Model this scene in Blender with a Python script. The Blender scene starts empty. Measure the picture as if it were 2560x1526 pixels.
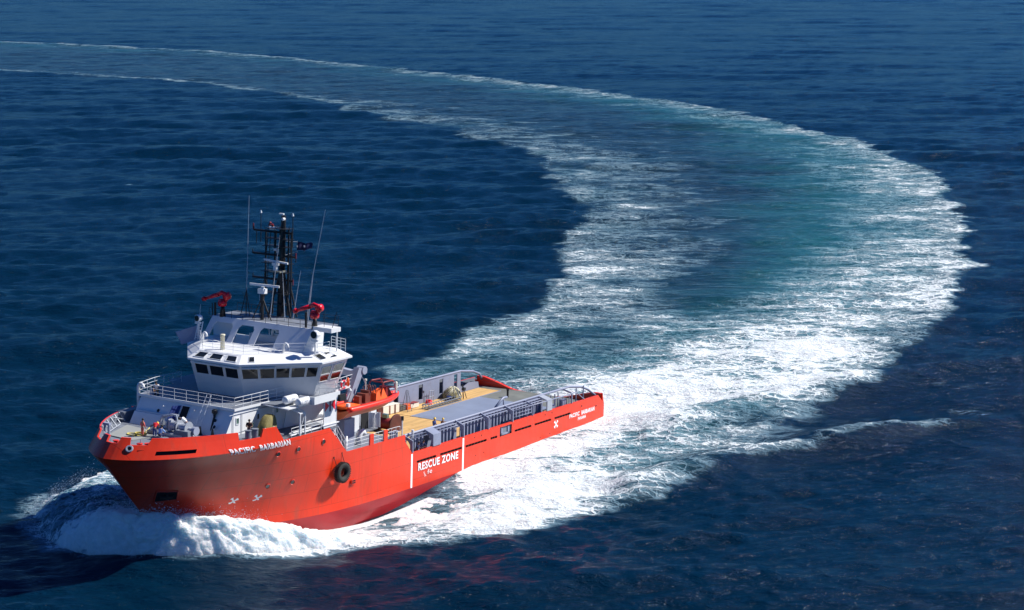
import bpy, bmesh, math, random
import numpy as np
from mathutils import Matrix, Vector, noise as mnoise

PI = math.pi
sc = bpy.context.scene
col = sc.collection
random.seed(7)
rng = np.random.default_rng(11)

# ------------------------------------------------------------------ camera
CAM_H = 59.49
cam_data = bpy.data.cameras.new('camera')
cam_data.sensor_width = 36.0
cam_data.lens = 73.125
cam_data.clip_start = 1.0
cam_data.clip_end = 30000.0
cam = bpy.data.objects.new('camera', cam_data)
cam.location = (0, 0, CAM_H)
cam.rotation_euler = (math.radians(90 - 11.87), 0, 0)
col.objects.link(cam)
sc.camera = cam

# ------------------------------------------------------------------ light
SUN_DIR = Vector((0.700, 0.225, 0.678)).normalized()      # towards the sun
world = bpy.data.worlds.new('World')
sc.world = world
world.use_nodes = True
wn = world.node_tree.nodes
wl = world.node_tree.links
wn.clear()
sky = wn.new('ShaderNodeTexSky')
sky.sky_type = 'NISHITA'
sky.sun_disc = False
sky.sun_elevation = math.asin(SUN_DIR.z)
sky.sun_rotation = math.atan2(SUN_DIR.x, SUN_DIR.y)
sky.air_density = 1.0
sky.dust_density = 0.05
sky.ozone_density = 2.5
bg = wn.new('ShaderNodeBackground')
bg.inputs['Strength'].default_value = 0.055
wo = wn.new('ShaderNodeOutputWorld')
tint = wn.new('ShaderNodeMix'); tint.data_type = 'RGBA'; tint.blend_type = 'MULTIPLY'; tint.inputs[0].default_value = 1.0
tint.inputs[7].default_value = (0.20, 0.53, 1.12, 1)
wl.new(sky.outputs[0], tint.inputs[6])
wl.new(tint.outputs[2], bg.inputs[0])
wl.new(bg.outputs[0], wo.inputs[0])

sd = bpy.data.lights.new('sun', 'SUN')
sd.energy = 5.0
sd.angle = math.radians(0.5)
sd.color = (1.0, 0.965, 0.90)
so = bpy.data.objects.new('sun', sd)
so.rotation_euler = SUN_DIR.to_track_quat('Z', 'Y').to_euler()
so.location = (200, 100, 200)
col.objects.link(so)

sc.view_settings.view_transform = 'Standard'
sc.view_settings.look = 'None'
sc.view_settings.exposure = 0.5
sc.view_settings.gamma = 1.0
sc.view_settings.use_curve_mapping = False

# ship frame (x forward, y port, z up; z = 0 on the working deck) -> world
SHIPM = Matrix(((-0.52833, 0.84858, 0.02779, 2.93736),
                (-0.84696, -0.52904, 0.05256, 228.22461),
                (0.0593, 0.00423, 0.99823, 1.3),
                (0, 0, 0, 1)))

# ------------------------------------------------------------------ materials
def mat(name, color, rough=0.5, metal=0.0, var=0.0, vscale=0.6, bump=0.0, bscale=8.0, spec=0.5, dirt=None, dirt_amt=0.0, stretch=(1, 1, 1)):
    m = bpy.data.materials.new(name)
    m.use_nodes = True
    nt = m.node_tree
    b = nt.nodes['Principled BSDF']
    b.inputs['Roughness'].default_value = rough
    b.inputs['Metallic'].default_value = metal
    b.inputs['Specular IOR Level'].default_value = spec
    base = (*color, 1)
    b.inputs['Base Color'].default_value = base
    tc = nt.nodes.new('ShaderNodeTexCoord')
    mp = nt.nodes.new('ShaderNodeMapping')
    mp.inputs['Scale'].default_value = stretch
    nt.links.new(tc.outputs['Object'], mp.inputs[0])
    last = None
    if var > 0:
        n = nt.nodes.new('ShaderNodeTexNoise')
        n.inputs['Scale'].default_value = vscale
        n.inputs['Detail'].default_value = 6
        nt.links.new(mp.outputs[0], n.inputs[0])
        mr = nt.nodes.new('ShaderNodeMapRange')
        mr.inputs[1].default_value = 0.3
        mr.inputs[2].default_value = 0.7
        mr.inputs[3].default_value = 1 - var
        mr.inputs[4].default_value = 1 + var * 0.6
        nt.links.new(n.outputs[0], mr.inputs[0])
        mx = nt.nodes.new('ShaderNodeMix')
        mx.data_type = 'RGBA'
        mx.blend_type = 'MULTIPLY'
        mx.inputs[0].default_value = 1
        mx.inputs[6].default_value = base
        nt.links.new(mr.outputs[0], mx.inputs[7])
        last = mx.outputs[2]
    if dirt is not None:
        n2 = nt.nodes.new('ShaderNodeTexNoise')
        n2.inputs['Scale'].default_value = vscale * 2.3
        n2.inputs['Detail'].default_value = 9
        n2.inputs['Roughness'].default_value = 0.65
        nt.links.new(mp.outputs[0], n2.inputs[0])
        m2 = nt.nodes.new('ShaderNodeMapRange')
        m2.inputs[1].default_value = 0.55
        m2.inputs[2].default_value = 0.75
        m2.inputs[3].default_value = 0
        m2.inputs[4].default_value = dirt_amt
        nt.links.new(n2.outputs[0], m2.inputs[0])
        x2 = nt.nodes.new('ShaderNodeMix')
        x2.data_type = 'RGBA'
        nt.links.new(m2.outputs[0], x2.inputs[0])
        if last: nt.links.new(last, x2.inputs[6])
        else: x2.inputs[6].default_value = base
        x2.inputs[7].default_value = (*dirt, 1)
        last = x2.outputs[2]
    if last: nt.links.new(last, b.inputs['Base Color'])
    if bump > 0:
        n3 = nt.nodes.new('ShaderNodeTexNoise')
        n3.inputs['Scale'].default_value = bscale
        n3.inputs['Detail'].default_value = 4
        nt.links.new(mp.outputs[0], n3.inputs[0])
        bp = nt.nodes.new('ShaderNodeBump')
        bp.inputs['Strength'].default_value = bump
        bp.inputs['Distance'].default_value = 0.05
        nt.links.new(n3.outputs[0], bp.inputs['Height'])
        nt.links.new(bp.outputs[0], b.inputs['Normal'])
    return m

def hull_material(name, color):
    """painted steel with faint plate seams and rust weeps"""
    m = mat(name, color, rough=0.36, spec=0.42, var=0.12, vscale=0.35, dirt=(0.34, 0.07, 0.035), dirt_amt=0.42, stretch=(1, 1, 0.30))
    nt = m.node_tree
    b = nt.nodes['Principled BSDF']
    tc = nt.nodes.new('ShaderNodeTexCoord')
    sp = nt.nodes.new('ShaderNodeSeparateXYZ')
    nt.links.new(tc.outputs['Object'], sp.inputs[0])
    cb = nt.nodes.new('ShaderNodeCombineXYZ')
    nt.links.new(sp.outputs[0], cb.inputs[0]); nt.links.new(sp.outputs[2], cb.inputs[1])
    br = nt.nodes.new('ShaderNodeTexBrick')
    br.inputs['Scale'].default_value = 1.0
    br.inputs['Mortar Size'].default_value = 0.022
    br.inputs['Mortar Smooth'].default_value = 0.4
    br.inputs['Brick Width'].default_value = 7.0
    br.inputs['Row Height'].default_value = 1.75
    br.inputs['Color1'].default_value = (1, 1, 1, 1)
    br.inputs['Color2'].default_value = (0.965, 0.965, 0.965, 1)
    br.inputs['Mortar'].default_value = (0.66, 0.66, 0.66, 1)
    nt.links.new(cb.outputs[0], br.inputs[0])
    mx = nt.nodes.new('ShaderNodeMix'); mx.data_type = 'RGBA'; mx.blend_type = 'MULTIPLY'; mx.inputs[0].default_value = 1
    src = b.inputs['Base Color'].links[0].from_socket
    nt.links.new(src, mx.inputs[6]); nt.links.new(br.outputs[0], mx.inputs[7])
    nt.links.new(mx.outputs[2], b.inputs['Base Color'])
    sn = nt.nodes.new('ShaderNodeTexNoise'); sn.inputs['Scale'].default_value = 1.0; sn.inputs['Detail'].default_value = 5
    smp = nt.nodes.new('ShaderNodeMapping'); smp.inputs['Scale'].default_value = (2.6, 1, 0.16)
    nt.links.new(tc.outputs['Object'], smp.inputs[0]); nt.links.new(smp.outputs[0], sn.inputs[0])
    smr = nt.nodes.new('ShaderNodeMapRange'); smr.inputs[1].default_value = 0.56; smr.inputs[2].default_value = 0.74; smr.inputs[3].default_value = 0; smr.inputs[4].default_value = 0.30
    nt.links.new(sn.outputs[0], smr.inputs[0])
    sx = nt.nodes.new('ShaderNodeMix'); sx.data_type = 'RGBA'; nt.links.new(smr.outputs[0], sx.inputs[0])
    nt.links.new(mx.outputs[2], sx.inputs[6]); sx.inputs[7].default_value = (0.30, 0.075, 0.045, 1); nt.links.new(sx.outputs[2], b.inputs['Base Color'])
    # slight plate hollows between frames
    wv = nt.nodes.new('ShaderNodeTexNoise'); wv.inputs['Scale'].default_value = 0.9; wv.inputs['Detail'].default_value = 3
    nt.links.new(tc.outputs['Object'], wv.inputs[0])
    bp = nt.nodes.new('ShaderNodeBump'); bp.inputs['Strength'].default_value = 0.25; bp.inputs['Distance'].default_value = 0.08
    nt.links.new(wv.outputs[0], bp.inputs['Height']); nt.links.new(bp.outputs[0], b.inputs['Normal'])
    return m

M = {}
M['red'] = hull_material('hull_red_paint', (0.80, 0.042, 0.010))
M['boot'] = mat('boottop_dark_red_paint', (0.36, 0.016, 0.020), rough=0.30, var=0.2, vscale=0.5, dirt=(0.12, 0.03, 0.02), dirt_amt=0.5, stretch=(0.4, 1, 1))
M['redp'] = mat('red_paint', (0.72, 0.035, 0.012), rough=0.4, var=0.1)
M['white'] = mat('white_paint', (0.72, 0.73, 0.74), rough=0.4, var=0.05, vscale=0.5, dirt=(0.45, 0.40, 0.33), dirt_amt=0.18, stretch=(1, 1, 0.3))
M['whitew'] = mat('white_marking_paint', (0.92, 0.92, 0.92), rough=0.6)
M['grey'] = mat('grey_blue_deck_paint', (0.30, 0.33, 0.42), rough=0.55, var=0.10, vscale=0.4, dirt=(0.16, 0.15, 0.15), dirt_amt=0.4)
M['dgrey'] = mat('dark_grey_deck_paint', (0.17, 0.19, 0.23), rough=0.6, var=0.15, vscale=0.7, dirt=(0.12, 0.09, 0.08), dirt_amt=0.5)
M['plate'] = mat('blue_grey_steel_plate', (0.215, 0.25, 0.335), rough=0.5, var=0.12, vscale=0.25, dirt=(0.15, 0.15, 0.16), dirt_amt=0.35)
M['olive'] = mat('worn_olive_steel', (0.17, 0.175, 0.15), rough=0.6, var=0.25, vscale=0.5, dirt=(0.22, 0.20, 0.15), dirt_amt=0.5)
M['rail'] = mat('crash_rail_grey_paint', (0.235, 0.26, 0.355), rough=0.45, var=0.08, dirt=(0.14, 0.12, 0.12), dirt_amt=0.35)
M['black'] = mat('black_paint', (0.008, 0.008, 0.009), rough=0.5)
M['dark'] = mat('opening_shade', (0.01, 0.01, 0.012), rough=0.9)  # near-black that stands for the shade inside openings
M['rubber'] = mat('black_rubber', (0.018, 0.018, 0.016), rough=0.8, bump=0.3, bscale=20)
M['steel'] = mat('galvanised_steel', (0.42, 0.45, 0.50), rough=0.45, metal=0.3)
M['glass'] = mat('dark_window_glass', (0.012, 0.014, 0.013), rough=0.08, spec=0.7)
M['glassg'] = mat('green_window_glass', (0.10, 0.19, 0.16), rough=0.08, spec=0.8, var=0.5, vscale=1.4)
M['wood'] = mat('deck_wood', (0.60, 0.37, 0.135), rough=0.75, var=0.22, vscale=0.8, stretch=(0.25, 2.2, 1), dirt=(0.20, 0.12, 0.06), dirt_amt=0.55)
M['orange'] = mat('orange_plastic', (0.90, 0.12, 0.012), rough=0.45, var=0.08)
M['boatred'] = mat('orange_red_tube', (0.85, 0.03, 0.010), rough=0.35)
M['boathull'] = mat('rust_orange_grp', (0.62, 0.13, 0.035), rough=0.4, var=0.25, vscale=0.8, dirt=(0.25, 0.12, 0.05), dirt_amt=0.5)
M['darkred'] = mat('dark_red_paint', (0.22, 0.012, 0.012), rough=0.5, var=0.15)
M['monred'] = mat('glossy_red_paint', (0.62, 0.008, 0.02), rough=0.22)
M['tarp'] = mat('olive_canvas', (0.20, 0.165, 0.05), rough=0.8, var=0.25, vscale=1.5, bump=0.5, bscale=3, stretch=(4, 1, 0.6))
M['brown'] = mat('brown_rust_paint', (0.10, 0.025, 0.018), rough=0.7, var=0.3, vscale=1.5)
M['rope'] = mat('tan_green_rope', (0.23, 0.20, 0.10), rough=0.95, var=0.4, vscale=4, bump=0.6, bscale=10)
M['cream'] = mat('cream_board', (0.74, 0.70, 0.60), rough=0.6, var=0.1)
M['navy'] = mat('navy_cloth', (0.015, 0.02, 0.08), rough=0.9)
M['skin'] = mat('skin', (0.35, 0.19, 0.12), rough=0.6)
M['hair'] = mat('dark_hair', (0.012, 0.009, 0.008), rough=0.7)
M['yellow'] = mat('yellow_plastic', (0.80, 0.52, 0.03), rough=0.35)
M['yrope'] = mat('yellow_rope', (0.55, 0.46, 0.12), rough=0.9, bump=0.4, bscale=20)
M['blueden'] = mat('dark_blue_cloth', (0.02, 0.045, 0.20), rough=0.9)
M['lblue'] = mat('light_blue_cloth', (0.24, 0.38, 0.70), rough=0.9)
M['coral'] = mat('faded_red_cloth', (0.62, 0.13, 0.10), rough=0.9)
M['shirtred'] = mat('red_cloth', (0.65, 0.02, 0.03), rough=0.9)
M['whitec'] = mat('white_cloth', (0.80, 0.80, 0.80), rough=0.9)
M['khaki'] = mat('khaki_cloth', (0.22, 0.18, 0.09), rough=0.9)
M['browncl'] = mat('dark_brown_cloth', (0.07, 0.03, 0.025), rough=0.9)
M['deck'] = mat('grey_green_deck', (0.27, 0.28, 0.27), rough=0.7, var=0.08)
M['tan'] = mat('cream_pipe_paint', (0.62, 0.58, 0.42), rough=0.5)
M['redc'] = mat('signal_red', (0.80, 0.005, 0.03), rough=0.5)
M['navyp'] = mat('navy_paint', (0.02, 0.022, 0.08), rough=0.5)
M['glow'] = mat('lamp_glass', (0.9, 0.5, 0.3), rough=0.2)
M['gmetal'] = mat('grey_green_boat_gear', (0.20, 0.05, 0.03), rough=0.5)

# ------------------------------------------------------------------ mesh helpers
class MB:
    def __init__(s): s.v = []; s.f = []; s.m = []; s.cur = 0; s.ch = []
    def add(s, vs, fs, mi=None):
        o = len(s.v); s.ch.append((o, len(s.f))); s.v += [tuple(p) for p in vs]
        for f in fs:
            s.f.append(tuple(i + o for i in f)); s.m.append(s.cur if mi is None else mi)
    def box(s, a, b, mi=None):
        x0, y0, z0 = (min(a[i], b[i]) for i in range(3)); x1, y1, z1 = (max(a[i], b[i]) for i in range(3))
        s.add([(x0,y0,z0),(x1,y0,z0),(x1,y1,z0),(x0,y1,z0),(x0,y0,z1),(x1,y0,z1),(x1,y1,z1),(x0,y1,z1)],
              [(0,3,2,1),(4,5,6,7),(0,1,5,4),(1,2,6,5),(2,3,7,6),(3,0,4,7)], mi)
    def hexa(s, p, mi=None):      # eight corners, bottom ring then top ring
        s.add(p, [(0,3,2,1),(4,5,6,7),(0,1,5,4),(1,2,6,5),(2,3,7,6),(3,0,4,7)], mi)
    def tube(s, a, b, r, r2=None, n=8, mi=None, cap=True):
        a = Vector(a); b = Vector(b); d = (b - a)
        if d.length < 1e-6: return
        d.normalize(); u = d.orthogonal().normalized(); w = d.cross(u); r2 = r if r2 is None else r2
        vs = []
        for p, rr in ((a, r), (b, r2)):
            for k in range(n):
                t = 2 * PI * k / n; vs.append(p + u * (rr * math.cos(t)) + w * (rr * math.sin(t)))
        fs = [(k, (k + 1) % n, n + (k + 1) % n, n + k) for k in range(n)]
        if cap: fs += [tuple(range(n))[::-1], tuple(range(n, 2 * n))]
        s.add(vs, fs, mi)
    def path(s, pts, r, n=6, mi=None, closed=False):
        pts = [Vector(p) for p in pts]; N = len(pts); vs = []
        u = None
        for i in range(N):
            if closed: d = pts[(i + 1) % N] - pts[i - 1]
            else: d = pts[min(i + 1, N - 1)] - pts[max(i - 1, 0)]
            d.normalize()
            if u is None: u = d.orthogonal().normalized()
            else: u = (u - d * u.dot(d)).normalized()
            w = d.cross(u); rr = r[i] if isinstance(r, (list, tuple)) else r
            for k in range(n):
                t = 2 * PI * k / n; vs.append(pts[i] + u * (rr * math.cos(t)) + w * (rr * math.sin(t)))
        fs = []
        for i in range(N if closed else N - 1):
            j = (i + 1) % N
            for k in range(n): fs.append((i*n + k, i*n + (k+1) % n, j*n + (k+1) % n, j*n + k))
        if not closed: fs += [tuple(range(n))[::-1], tuple(range((N-1)*n, N*n))]
        s.add(vs, fs, mi)
    def lathe(s, prof, origin=(0,0,0), n=14, axis='Z', mi=None):
        o = Vector(origin); vs = []; N = len(prof)
        for r, h in prof:
            for k in range(n):
                t = 2 * PI * k / n; c, q = r * math.cos(t), r * math.sin(t)
                vs.append(o + Vector({'Z': (c, q, h), 'X': (h, c, q), 'Y': (q, h, c)}[axis]))
        fs = []
        for i in range(N - 1):
            for k in range(n): fs.append((i*n + k, i*n + (k+1) % n, (i+1)*n + (k+1) % n, (i+1)*n + k))
        fs += [tuple(range(n))[::-1], tuple(range((N-1)*n, N*n))]
        s.add(vs, fs, mi)
    def prism(s, poly, ax, a, b, mi=None):   # polygon in the two other axes, extruded along ax
        n = len(poly)
        def P(q, t):
            return {'x': (t, q[0], q[1]), 'y': (q[0], t, q[1]), 'z': (q[0], q[1], t)}[ax]
        vs = [P(q, a) for q in poly] + [P(q, b) for q in poly]
        fs = [tuple(range(n))[::-1], tuple(range(n, 2*n))] + [(k, (k+1) % n, n + (k+1) % n, n + k) for k in range(n)]
        s.add(vs, fs, mi)
    def loft(s, rings, mi=None, cap=True):
        n = len(rings[0]); vs = [p for r in rings for p in r]; fs = []
        for i in range(len(rings) - 1):
            for k in range(n): fs.append((i*n + k, i*n + (k+1) % n, (i+1)*n + (k+1) % n, (i+1)*n + k))
        if cap: fs += [tuple(range(n))[::-1], tuple(range((len(rings)-1)*n, len(rings)*n))]
        s.add(vs, fs, mi)
    def mesh(s, name, mats, smooth=False):
        me = bpy.data.meshes.new(name); me.from_pydata(s.v, [], s.f)
        mats = mats if isinstance(mats, (list, tuple)) else [mats]
        for m in mats: me.materials.append(M[m] if isinstance(m, str) else m)
        me.polygons.foreach_set('material_index', s.m)
        if smooth: me.polygons.foreach_set('use_smooth', [True] * len(s.f))
        me.update()
        bm = bmesh.new(); bm.from_mesh(me); bmesh.ops.recalc_face_normals(bm, faces=bm.faces); bm.to_mesh(me); bm.free()
        return me
    def pieces(s):
        """one mesh builder for every separately added solid"""
        for k, (v0, f0) in enumerate(s.ch):
            v1, f1 = s.ch[k+1] if k+1 < len(s.ch) else (len(s.v), len(s.f))
            q = MB(); q.v = s.v[v0:v1]; q.f = [tuple(i-v0 for i in f) for f in s.f[f0:f1]]; q.m = s.m[f0:f1]; yield q
    def build(s, name, mats, parent=None, smooth=False):
        o = bpy.data.objects.new(name, s.mesh(name, mats, smooth)); col.objects.link(o)
        if parent is not None: o.parent = parent
        return o

def mbx(fn, name, mats, parent=None, smooth=False):
    m = MB(); fn(m); return m.build(name, mats, parent, smooth)

def mbs(fn, name, mats, parent=None, smooth=False):
    m = MB(); fn(m)
    for q in m.pieces(): q.build(name, mats, parent, smooth)

def tag(o, label=None, cat=None, group=None, kind=None):
    if label: o['label'] = label
    if cat: o['category'] = cat
    if group: o['group'] = group
    if kind: o['kind'] = kind
    return o

def empty(name, label=None, cat=None, group=None, loc=None, rz=0.0, parent=None):
    """a thing standing at loc in the ship's frame"""
    o = bpy.data.objects.new(name, None); o.empty_display_size = 0.3; col.objects.link(o)
    if parent is not None: o.parent = parent
    else:
        o.matrix_world = SHIPM @ Matrix.Translation(loc or (0,0,0)) @ Matrix.Rotation(rz, 4, 'Z')
    return tag(o, label, cat, group)

def same(o, name, parent, loc=None):
    c = o.copy(); c.name = name; col.objects.link(c); c.parent = parent
    if loc is not None: c.location = loc
    return c

# ================================================================== SEA
def smooth(a, b, x):
    t = np.clip((x - a) / (b - a), 0, 1); return t * t * (3 - 2 * t)

_perm = np.random.default_rng(5).permutation(256).astype(np.int64)
_val = np.random.default_rng(6).random(256) * 2 - 1
def vnoise(x, y):
    xi = np.floor(x).astype(np.int64); yi = np.floor(y).astype(np.int64)
    fx = x - xi; fy = y - yi; fx = fx*fx*fx*(fx*(fx*6-15)+10); fy = fy*fy*fy*(fy*(fy*6-15)+10)
    def h(i, j): return _val[_perm[(_perm[i & 255] + j) & 255]]
    a = h(xi, yi); b = h(xi+1, yi); c = h(xi, yi+1); d = h(xi+1, yi+1)
    return (a*(1-fx)+b*fx)*(1-fy) + (c*(1-fx)+d*fx)*fy
def fbm(x, y, sc_, octv=4, ridged=False):
    o = 0; a = 1; s = 0; f = 1.0 / sc_
    for k in range(octv):
        c, q = math.cos(0.7*k), math.sin(0.7*k)
        v = vnoise((x*c - y*q)*f + 17*k, (x*q + y*c)*f - 9*k)
        if ridged: v = 1 - 2*np.abs(v)
        o = o + a*v; s += a; a *= 0.5; f *= 2.03
    return o / s

# edges of the turning wake on the water: (inner, outer) in metres, from the stern back along the track
WAKE = [([-16.1,247.0],[0.2,181.3]),([-8.0,254.7],[10.0,190.1]),([-5.1,266.5],[17.7,198.2]),([3.7,285.0],[26.8,216.7]),
 ([6.3,298.3],[39.0,234.7]),([9.9,316.2],[49.6,255.8]),([11.3,332.4],[60.5,283.6]),([12.4,352.4],[70.5,314.5]),([11.6,374.9],[76.7,338.2]),
 ([10.8,400.4],[80.3,370.2]),([8.0,423.3],[84.0,403.1]),([4.0,445.5],[78.4,445.5]),([-6.1,470.2],[69.3,481.6]),([-19.0,491.9],[52.4,523.7]),
 ([-29.6,506.0],[17.6,573.7]),([-47.4,537.8],[-30.3,627.5]),([-78.4,579.2],[-101.6,692.0]),([-119.6,608.5],[-155.2,720.0]),
 ([-154.2,627.5],[-194.2,733.9]),([-199.4,654.6],[-253.8,761.4]),([-300,690],[-340,800])]
WF = [[.3,.5,.5,.6,.85,1,.95,.7,.35],[.45,.48,.45,.6,.85,1,.95,.55,.2],[.5,.48,.36,.5,.85,1,.92,.5,.15],[.52,.45,.33,.25,.6,.9,1,.72,.3],
 [.6,.5,.45,.35,.55,.85,.9,.9,.7],[.55,.5,.4,.2,.15,.6,.8,.85,.7],[.55,.45,.4,.25,.1,.35,.65,.75,.7],[.5,.4,.35,.2,.08,.2,.55,.7,.8],
 [.45,.4,.3,.2,.08,.15,.42,.6,.8],[.45,.3,.25,.15,.08,.12,.32,.52,.75],[.4,.3,.25,.15,.1,.12,.3,.45,.72],[.4,.3,.2,.15,.1,.15,.25,.35,.65],
 [.4,.3,.2,.12,.08,.1,.2,.3,.55],[.38,.3,.2,.12,.06,.08,.12,.25,.5],[.36,.3,.15,.1,.05,.06,.1,.2,.48],[.34,.2,.1,.08,.05,.05,.08,.15,.45],
 [.30,.1,.06,.04,.03,.03,.05,.12,.30],[.30,.06,.04,.03,.02,.02,.04,.1,.22],[.30,.06,.04,.03,.02,.02,.04,.1,.2],[.28,.06,.04,.03,.02,.02,.04,.1,.2],[.25,.06,.04,.03,.02,.02,.04,.1,.2]]
WT = [[.5,.5,.5,.6,.7,.8,.8,.7,.2]]*3 + [[.4,.4,.4,.5,.7,.8,.8,.7,.3],[.35,.35,.35,.4,.7,.8,.8,.7,.3],[.3,.3,.25,.35,.55,.85,.8,.7,.3],
 [.3,.25,.2,.3,.6,.9,.85,.7,.3],[.3,.25,.2,.25,.6,.95,.9,.8,.4],[.3,.25,.2,.25,.55,.9,.9,.8,.4],[.3,.25,.2,.25,.45,.75,.9,.85,.5],
 [.3,.25,.2,.2,.35,.55,.85,.9,.6],[.3,.2,.2,.2,.3,.5,.75,.9,.6],[.25,.2,.15,.15,.2,.4,.6,.8,.6],[.2,.2,.15,.15,.15,.3,.5,.7,.5],
 [.2,.15,.1,.1,.15,.25,.4,.6,.5],[.15,.1,.1,.1,.1,.2,.3,.5,.4]] + [[.1,.1,.08,.08,.08,.12,.2,.4,.4]]*5
# foam beside the hull, measured from the ship's foot: a forward, b to port; (hull side, outer edge)
OX, OY = 2.94, 228.22
HX = (-0.5293, -0.8485); PY = (0.8485, -0.5293)
def ab2w(a, b): return (OX + a*HX[0] + b*PY[0], OY + a*HX[1] + b*PY[1])
WASH = [((56,-8),(54,-24)),((60,-4),(62,-18.5)),((63,-2),(66.3,-10.5)),((62,0),(65.2,-2)),((60,1.5),(64.4,2.6)),((56,3.5),(59.8,8.2)),((50,5.5),(54.0,12.8)),
 ((46,6.5),(49.2,16.6)),((41,7.5),(43.5,20.9)),((34,8),(36.1,24.0)),((25,8),(28.1,26.1)),((14,8),(18.9,29.1)),((2,7.5),(8,29)),((-6,6),(-3,31)),((-18,5),(-14,30))]
WASHF = [[.5,.6,.6,.55,.4],[.8,.8,.8,.8,.5],[1,1,1,.9,.7],[1,1,1,1,.9],[1,1,1,1,.95],[.9,1,1,1,.95],[.75,.95,1,1,.95],[.3,.85,1,1,.95],[.12,.55,.95,1,.92],
 [.15,.4,.85,.95,.85],[.35,.6,.85,.85,.62],[.6,.78,.85,.66,.34],[1,1,.92,.6,.22],[1,1,.9,.5,.12],[.95,.95,.85,.45,.08]]
WASHT = [[.2]*5,[.2]*5,[.2]*5,[.1]*5,[.2]*5,[.3]*5,[.3]*5,[.3,.5,.4,.3,.2],[.2,.6,.5,.4,.2],[.2,.6,.7,.5,.2],[.3,.7,.7,.5,.2],[.5,.7,.7,.5,.2],[.6,.7,.7,.4,.1],[.6,.7,.7,.4,.1],[.6,.7,.7,.4,.1]]

CELL = 0.75; GX0, GX1, GY0, GY1 = -360.0, 130.0, 140.0, 830.0
NX, NY = int((GX1-GX0)/CELL), int((GY1-GY0)/CELL)
def rcurve(P, n):
    """smooth resampling of control rows"""
    P = np.asarray(P, float); k = np.linspace(0, len(P)-1, n); i = np.clip(k.astype(int), 0, len(P)-2); t = (k-i)[:, None]
    p0 = P[np.maximum(i-1, 0)]; p1 = P[i]; p2 = P[i+1]; p3 = P[np.minimum(i+2, len(P)-1)]
    return 0.5*((2*p1)+(-p0+p2)*t+(2*p0-5*p1+4*p2-p3)*t*t+(-p0+3*p1-3*p2+p3)*t**3)
def ribbon(inner, outer, tabs, ns, nt_):
    I = rcurve(inner, ns); O_ = rcurve(outer, ns)
    t = np.linspace(0, 1, nt_)
    X = I[:, None, :]*(1-t)[None, :, None] + O_[:, None, :]*t[None, :, None]
    gx = ((X[..., 0]-GX0)/CELL).astype(int).ravel(); gy = ((X[..., 1]-GY0)/CELL).astype(int).ravel()
    ok = (gx >= 0) & (gx < NX) & (gy >= 0) & (gy < NY); idx = gy[ok]*NX+gx[ok]
    cnt = np.bincount(idx, minlength=NX*NY); out = []
    for T in tabs:
        T = rcurve(T, ns); c = np.linspace(0, T.shape[1]-1, nt_); i = np.clip(c.astype(int), 0, T.shape[1]-2); f_ = c-i
        V = (T[:, i]*(1-f_)+T[:, i+1]*f_).ravel()[ok]
        out.append((np.bincount(idx, V, minlength=NX*NY)/np.maximum(cnt, 1)).reshape(NY, NX))
    tt = np.broadcast_to(t, (ns, nt_)).ravel()[ok]
    out.append((np.bincount(idx, tt, minlength=NX*NY)/np.maximum(cnt, 1)).reshape(NY, NX))
    return out, (cnt > 0).reshape(NY, NX).astype(float)
def blur(a, n):
    for _ in range(n):
        a = (a + np.roll(a, 1, 0) + np.roll(a, -1, 0))/3; a = (a + np.roll(a, 1, 1) + np.roll(a, -1, 1))/3
    return a
(wF, wT, wt), wm = ribbon([p[0] for p in WAKE], [p[1] for p in WAKE], [WF, WT], 2600, 700)
(sF, sT, st_), sm = ribbon([ab2w(*p[0]) for p in WASH], [ab2w(*p[1]) for p in WASH], [WASHF, WASHT], 900, 260)
FO = np.maximum(wF*wm, sF*sm); TU = np.maximum(wT*wm, sT*sm); SI = wm.copy()
# bright rim of foam along the outer edge of the wake
rim = wm*smooth(0.955, 0.995, wt)
def stroke(P, w, v):
    P = rcurve([(p[0], p[1]) for p in P], 400)
    yy, xx = np.mgrid[0:NY, 0:NX]; X = GX0+xx*CELL; Y = GY0+yy*CELL
    x0, x1 = P[:, 0].min()-4*w, P[:, 0].max()+4*w; y0, y1 = P[:, 1].min()-4*w, P[:, 1].max()+4*w
    i0, i1 = max(int((x0-GX0)/CELL), 0), min(int((x1-GX0)/CELL)+1, NX); j0, j1 = max(int((y0-GY0)/CELL), 0), min(int((y1-GY0)/CELL)+1, NY)
    sx = X[j0:j1, i0:i1]; sy = Y[j0:j1, i0:i1]; d = np.full(sx.shape, 1e9)
    for p in P[::6]: d = np.minimum(d, (sx-p[0])**2+(sy-p[1])**2)
    FO[j0:j1, i0:i1] = np.maximum(FO[j0:j1, i0:i1], v*np.exp(-d/(2*w*w)))
stroke([(17.7,219.2),(27.1,227.2),(42.4,237.7)], 1.0, .9)
stroke([(23.4,205.9),(28.9,208.9),(38.5,214.7)], 0.45, .8)
stroke([(38.5,214.7),(42.5,216.5),(46.8,218.0)], 0.6, .95)
stroke([(50.2,236.7),(53.6,234.7)], .7, .42)
stroke([(50.4,227.0),(53.9,224.5)], .8, .42)
YY_ = GY0+np.arange(NY)[:, None]*CELL
rimI = wm*(1-smooth(0.015, 0.05, wt))*smooth(430, 520, YY_)
for cx_, cy_ in ((-66.5,414.4),(-74.0,396.1),(-91.,417.),(-53.4,367.9),(-40.5,445),(-53,273),(-96,416)): stroke([(cx_-.9,cy_),(cx_,cy_+.2),(cx_+.9,cy_)], .5, .40)
FO = np.where(wm > 0, np.maximum(np.maximum(FO, rim*.55), rimI*.45), FO)
FO = blur(FO, 1)*1.0; FO = FO*(1+.38*smooth(.6, .95, FO)); TU = blur(TU, 3); SI = blur(SI, 3)

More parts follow.
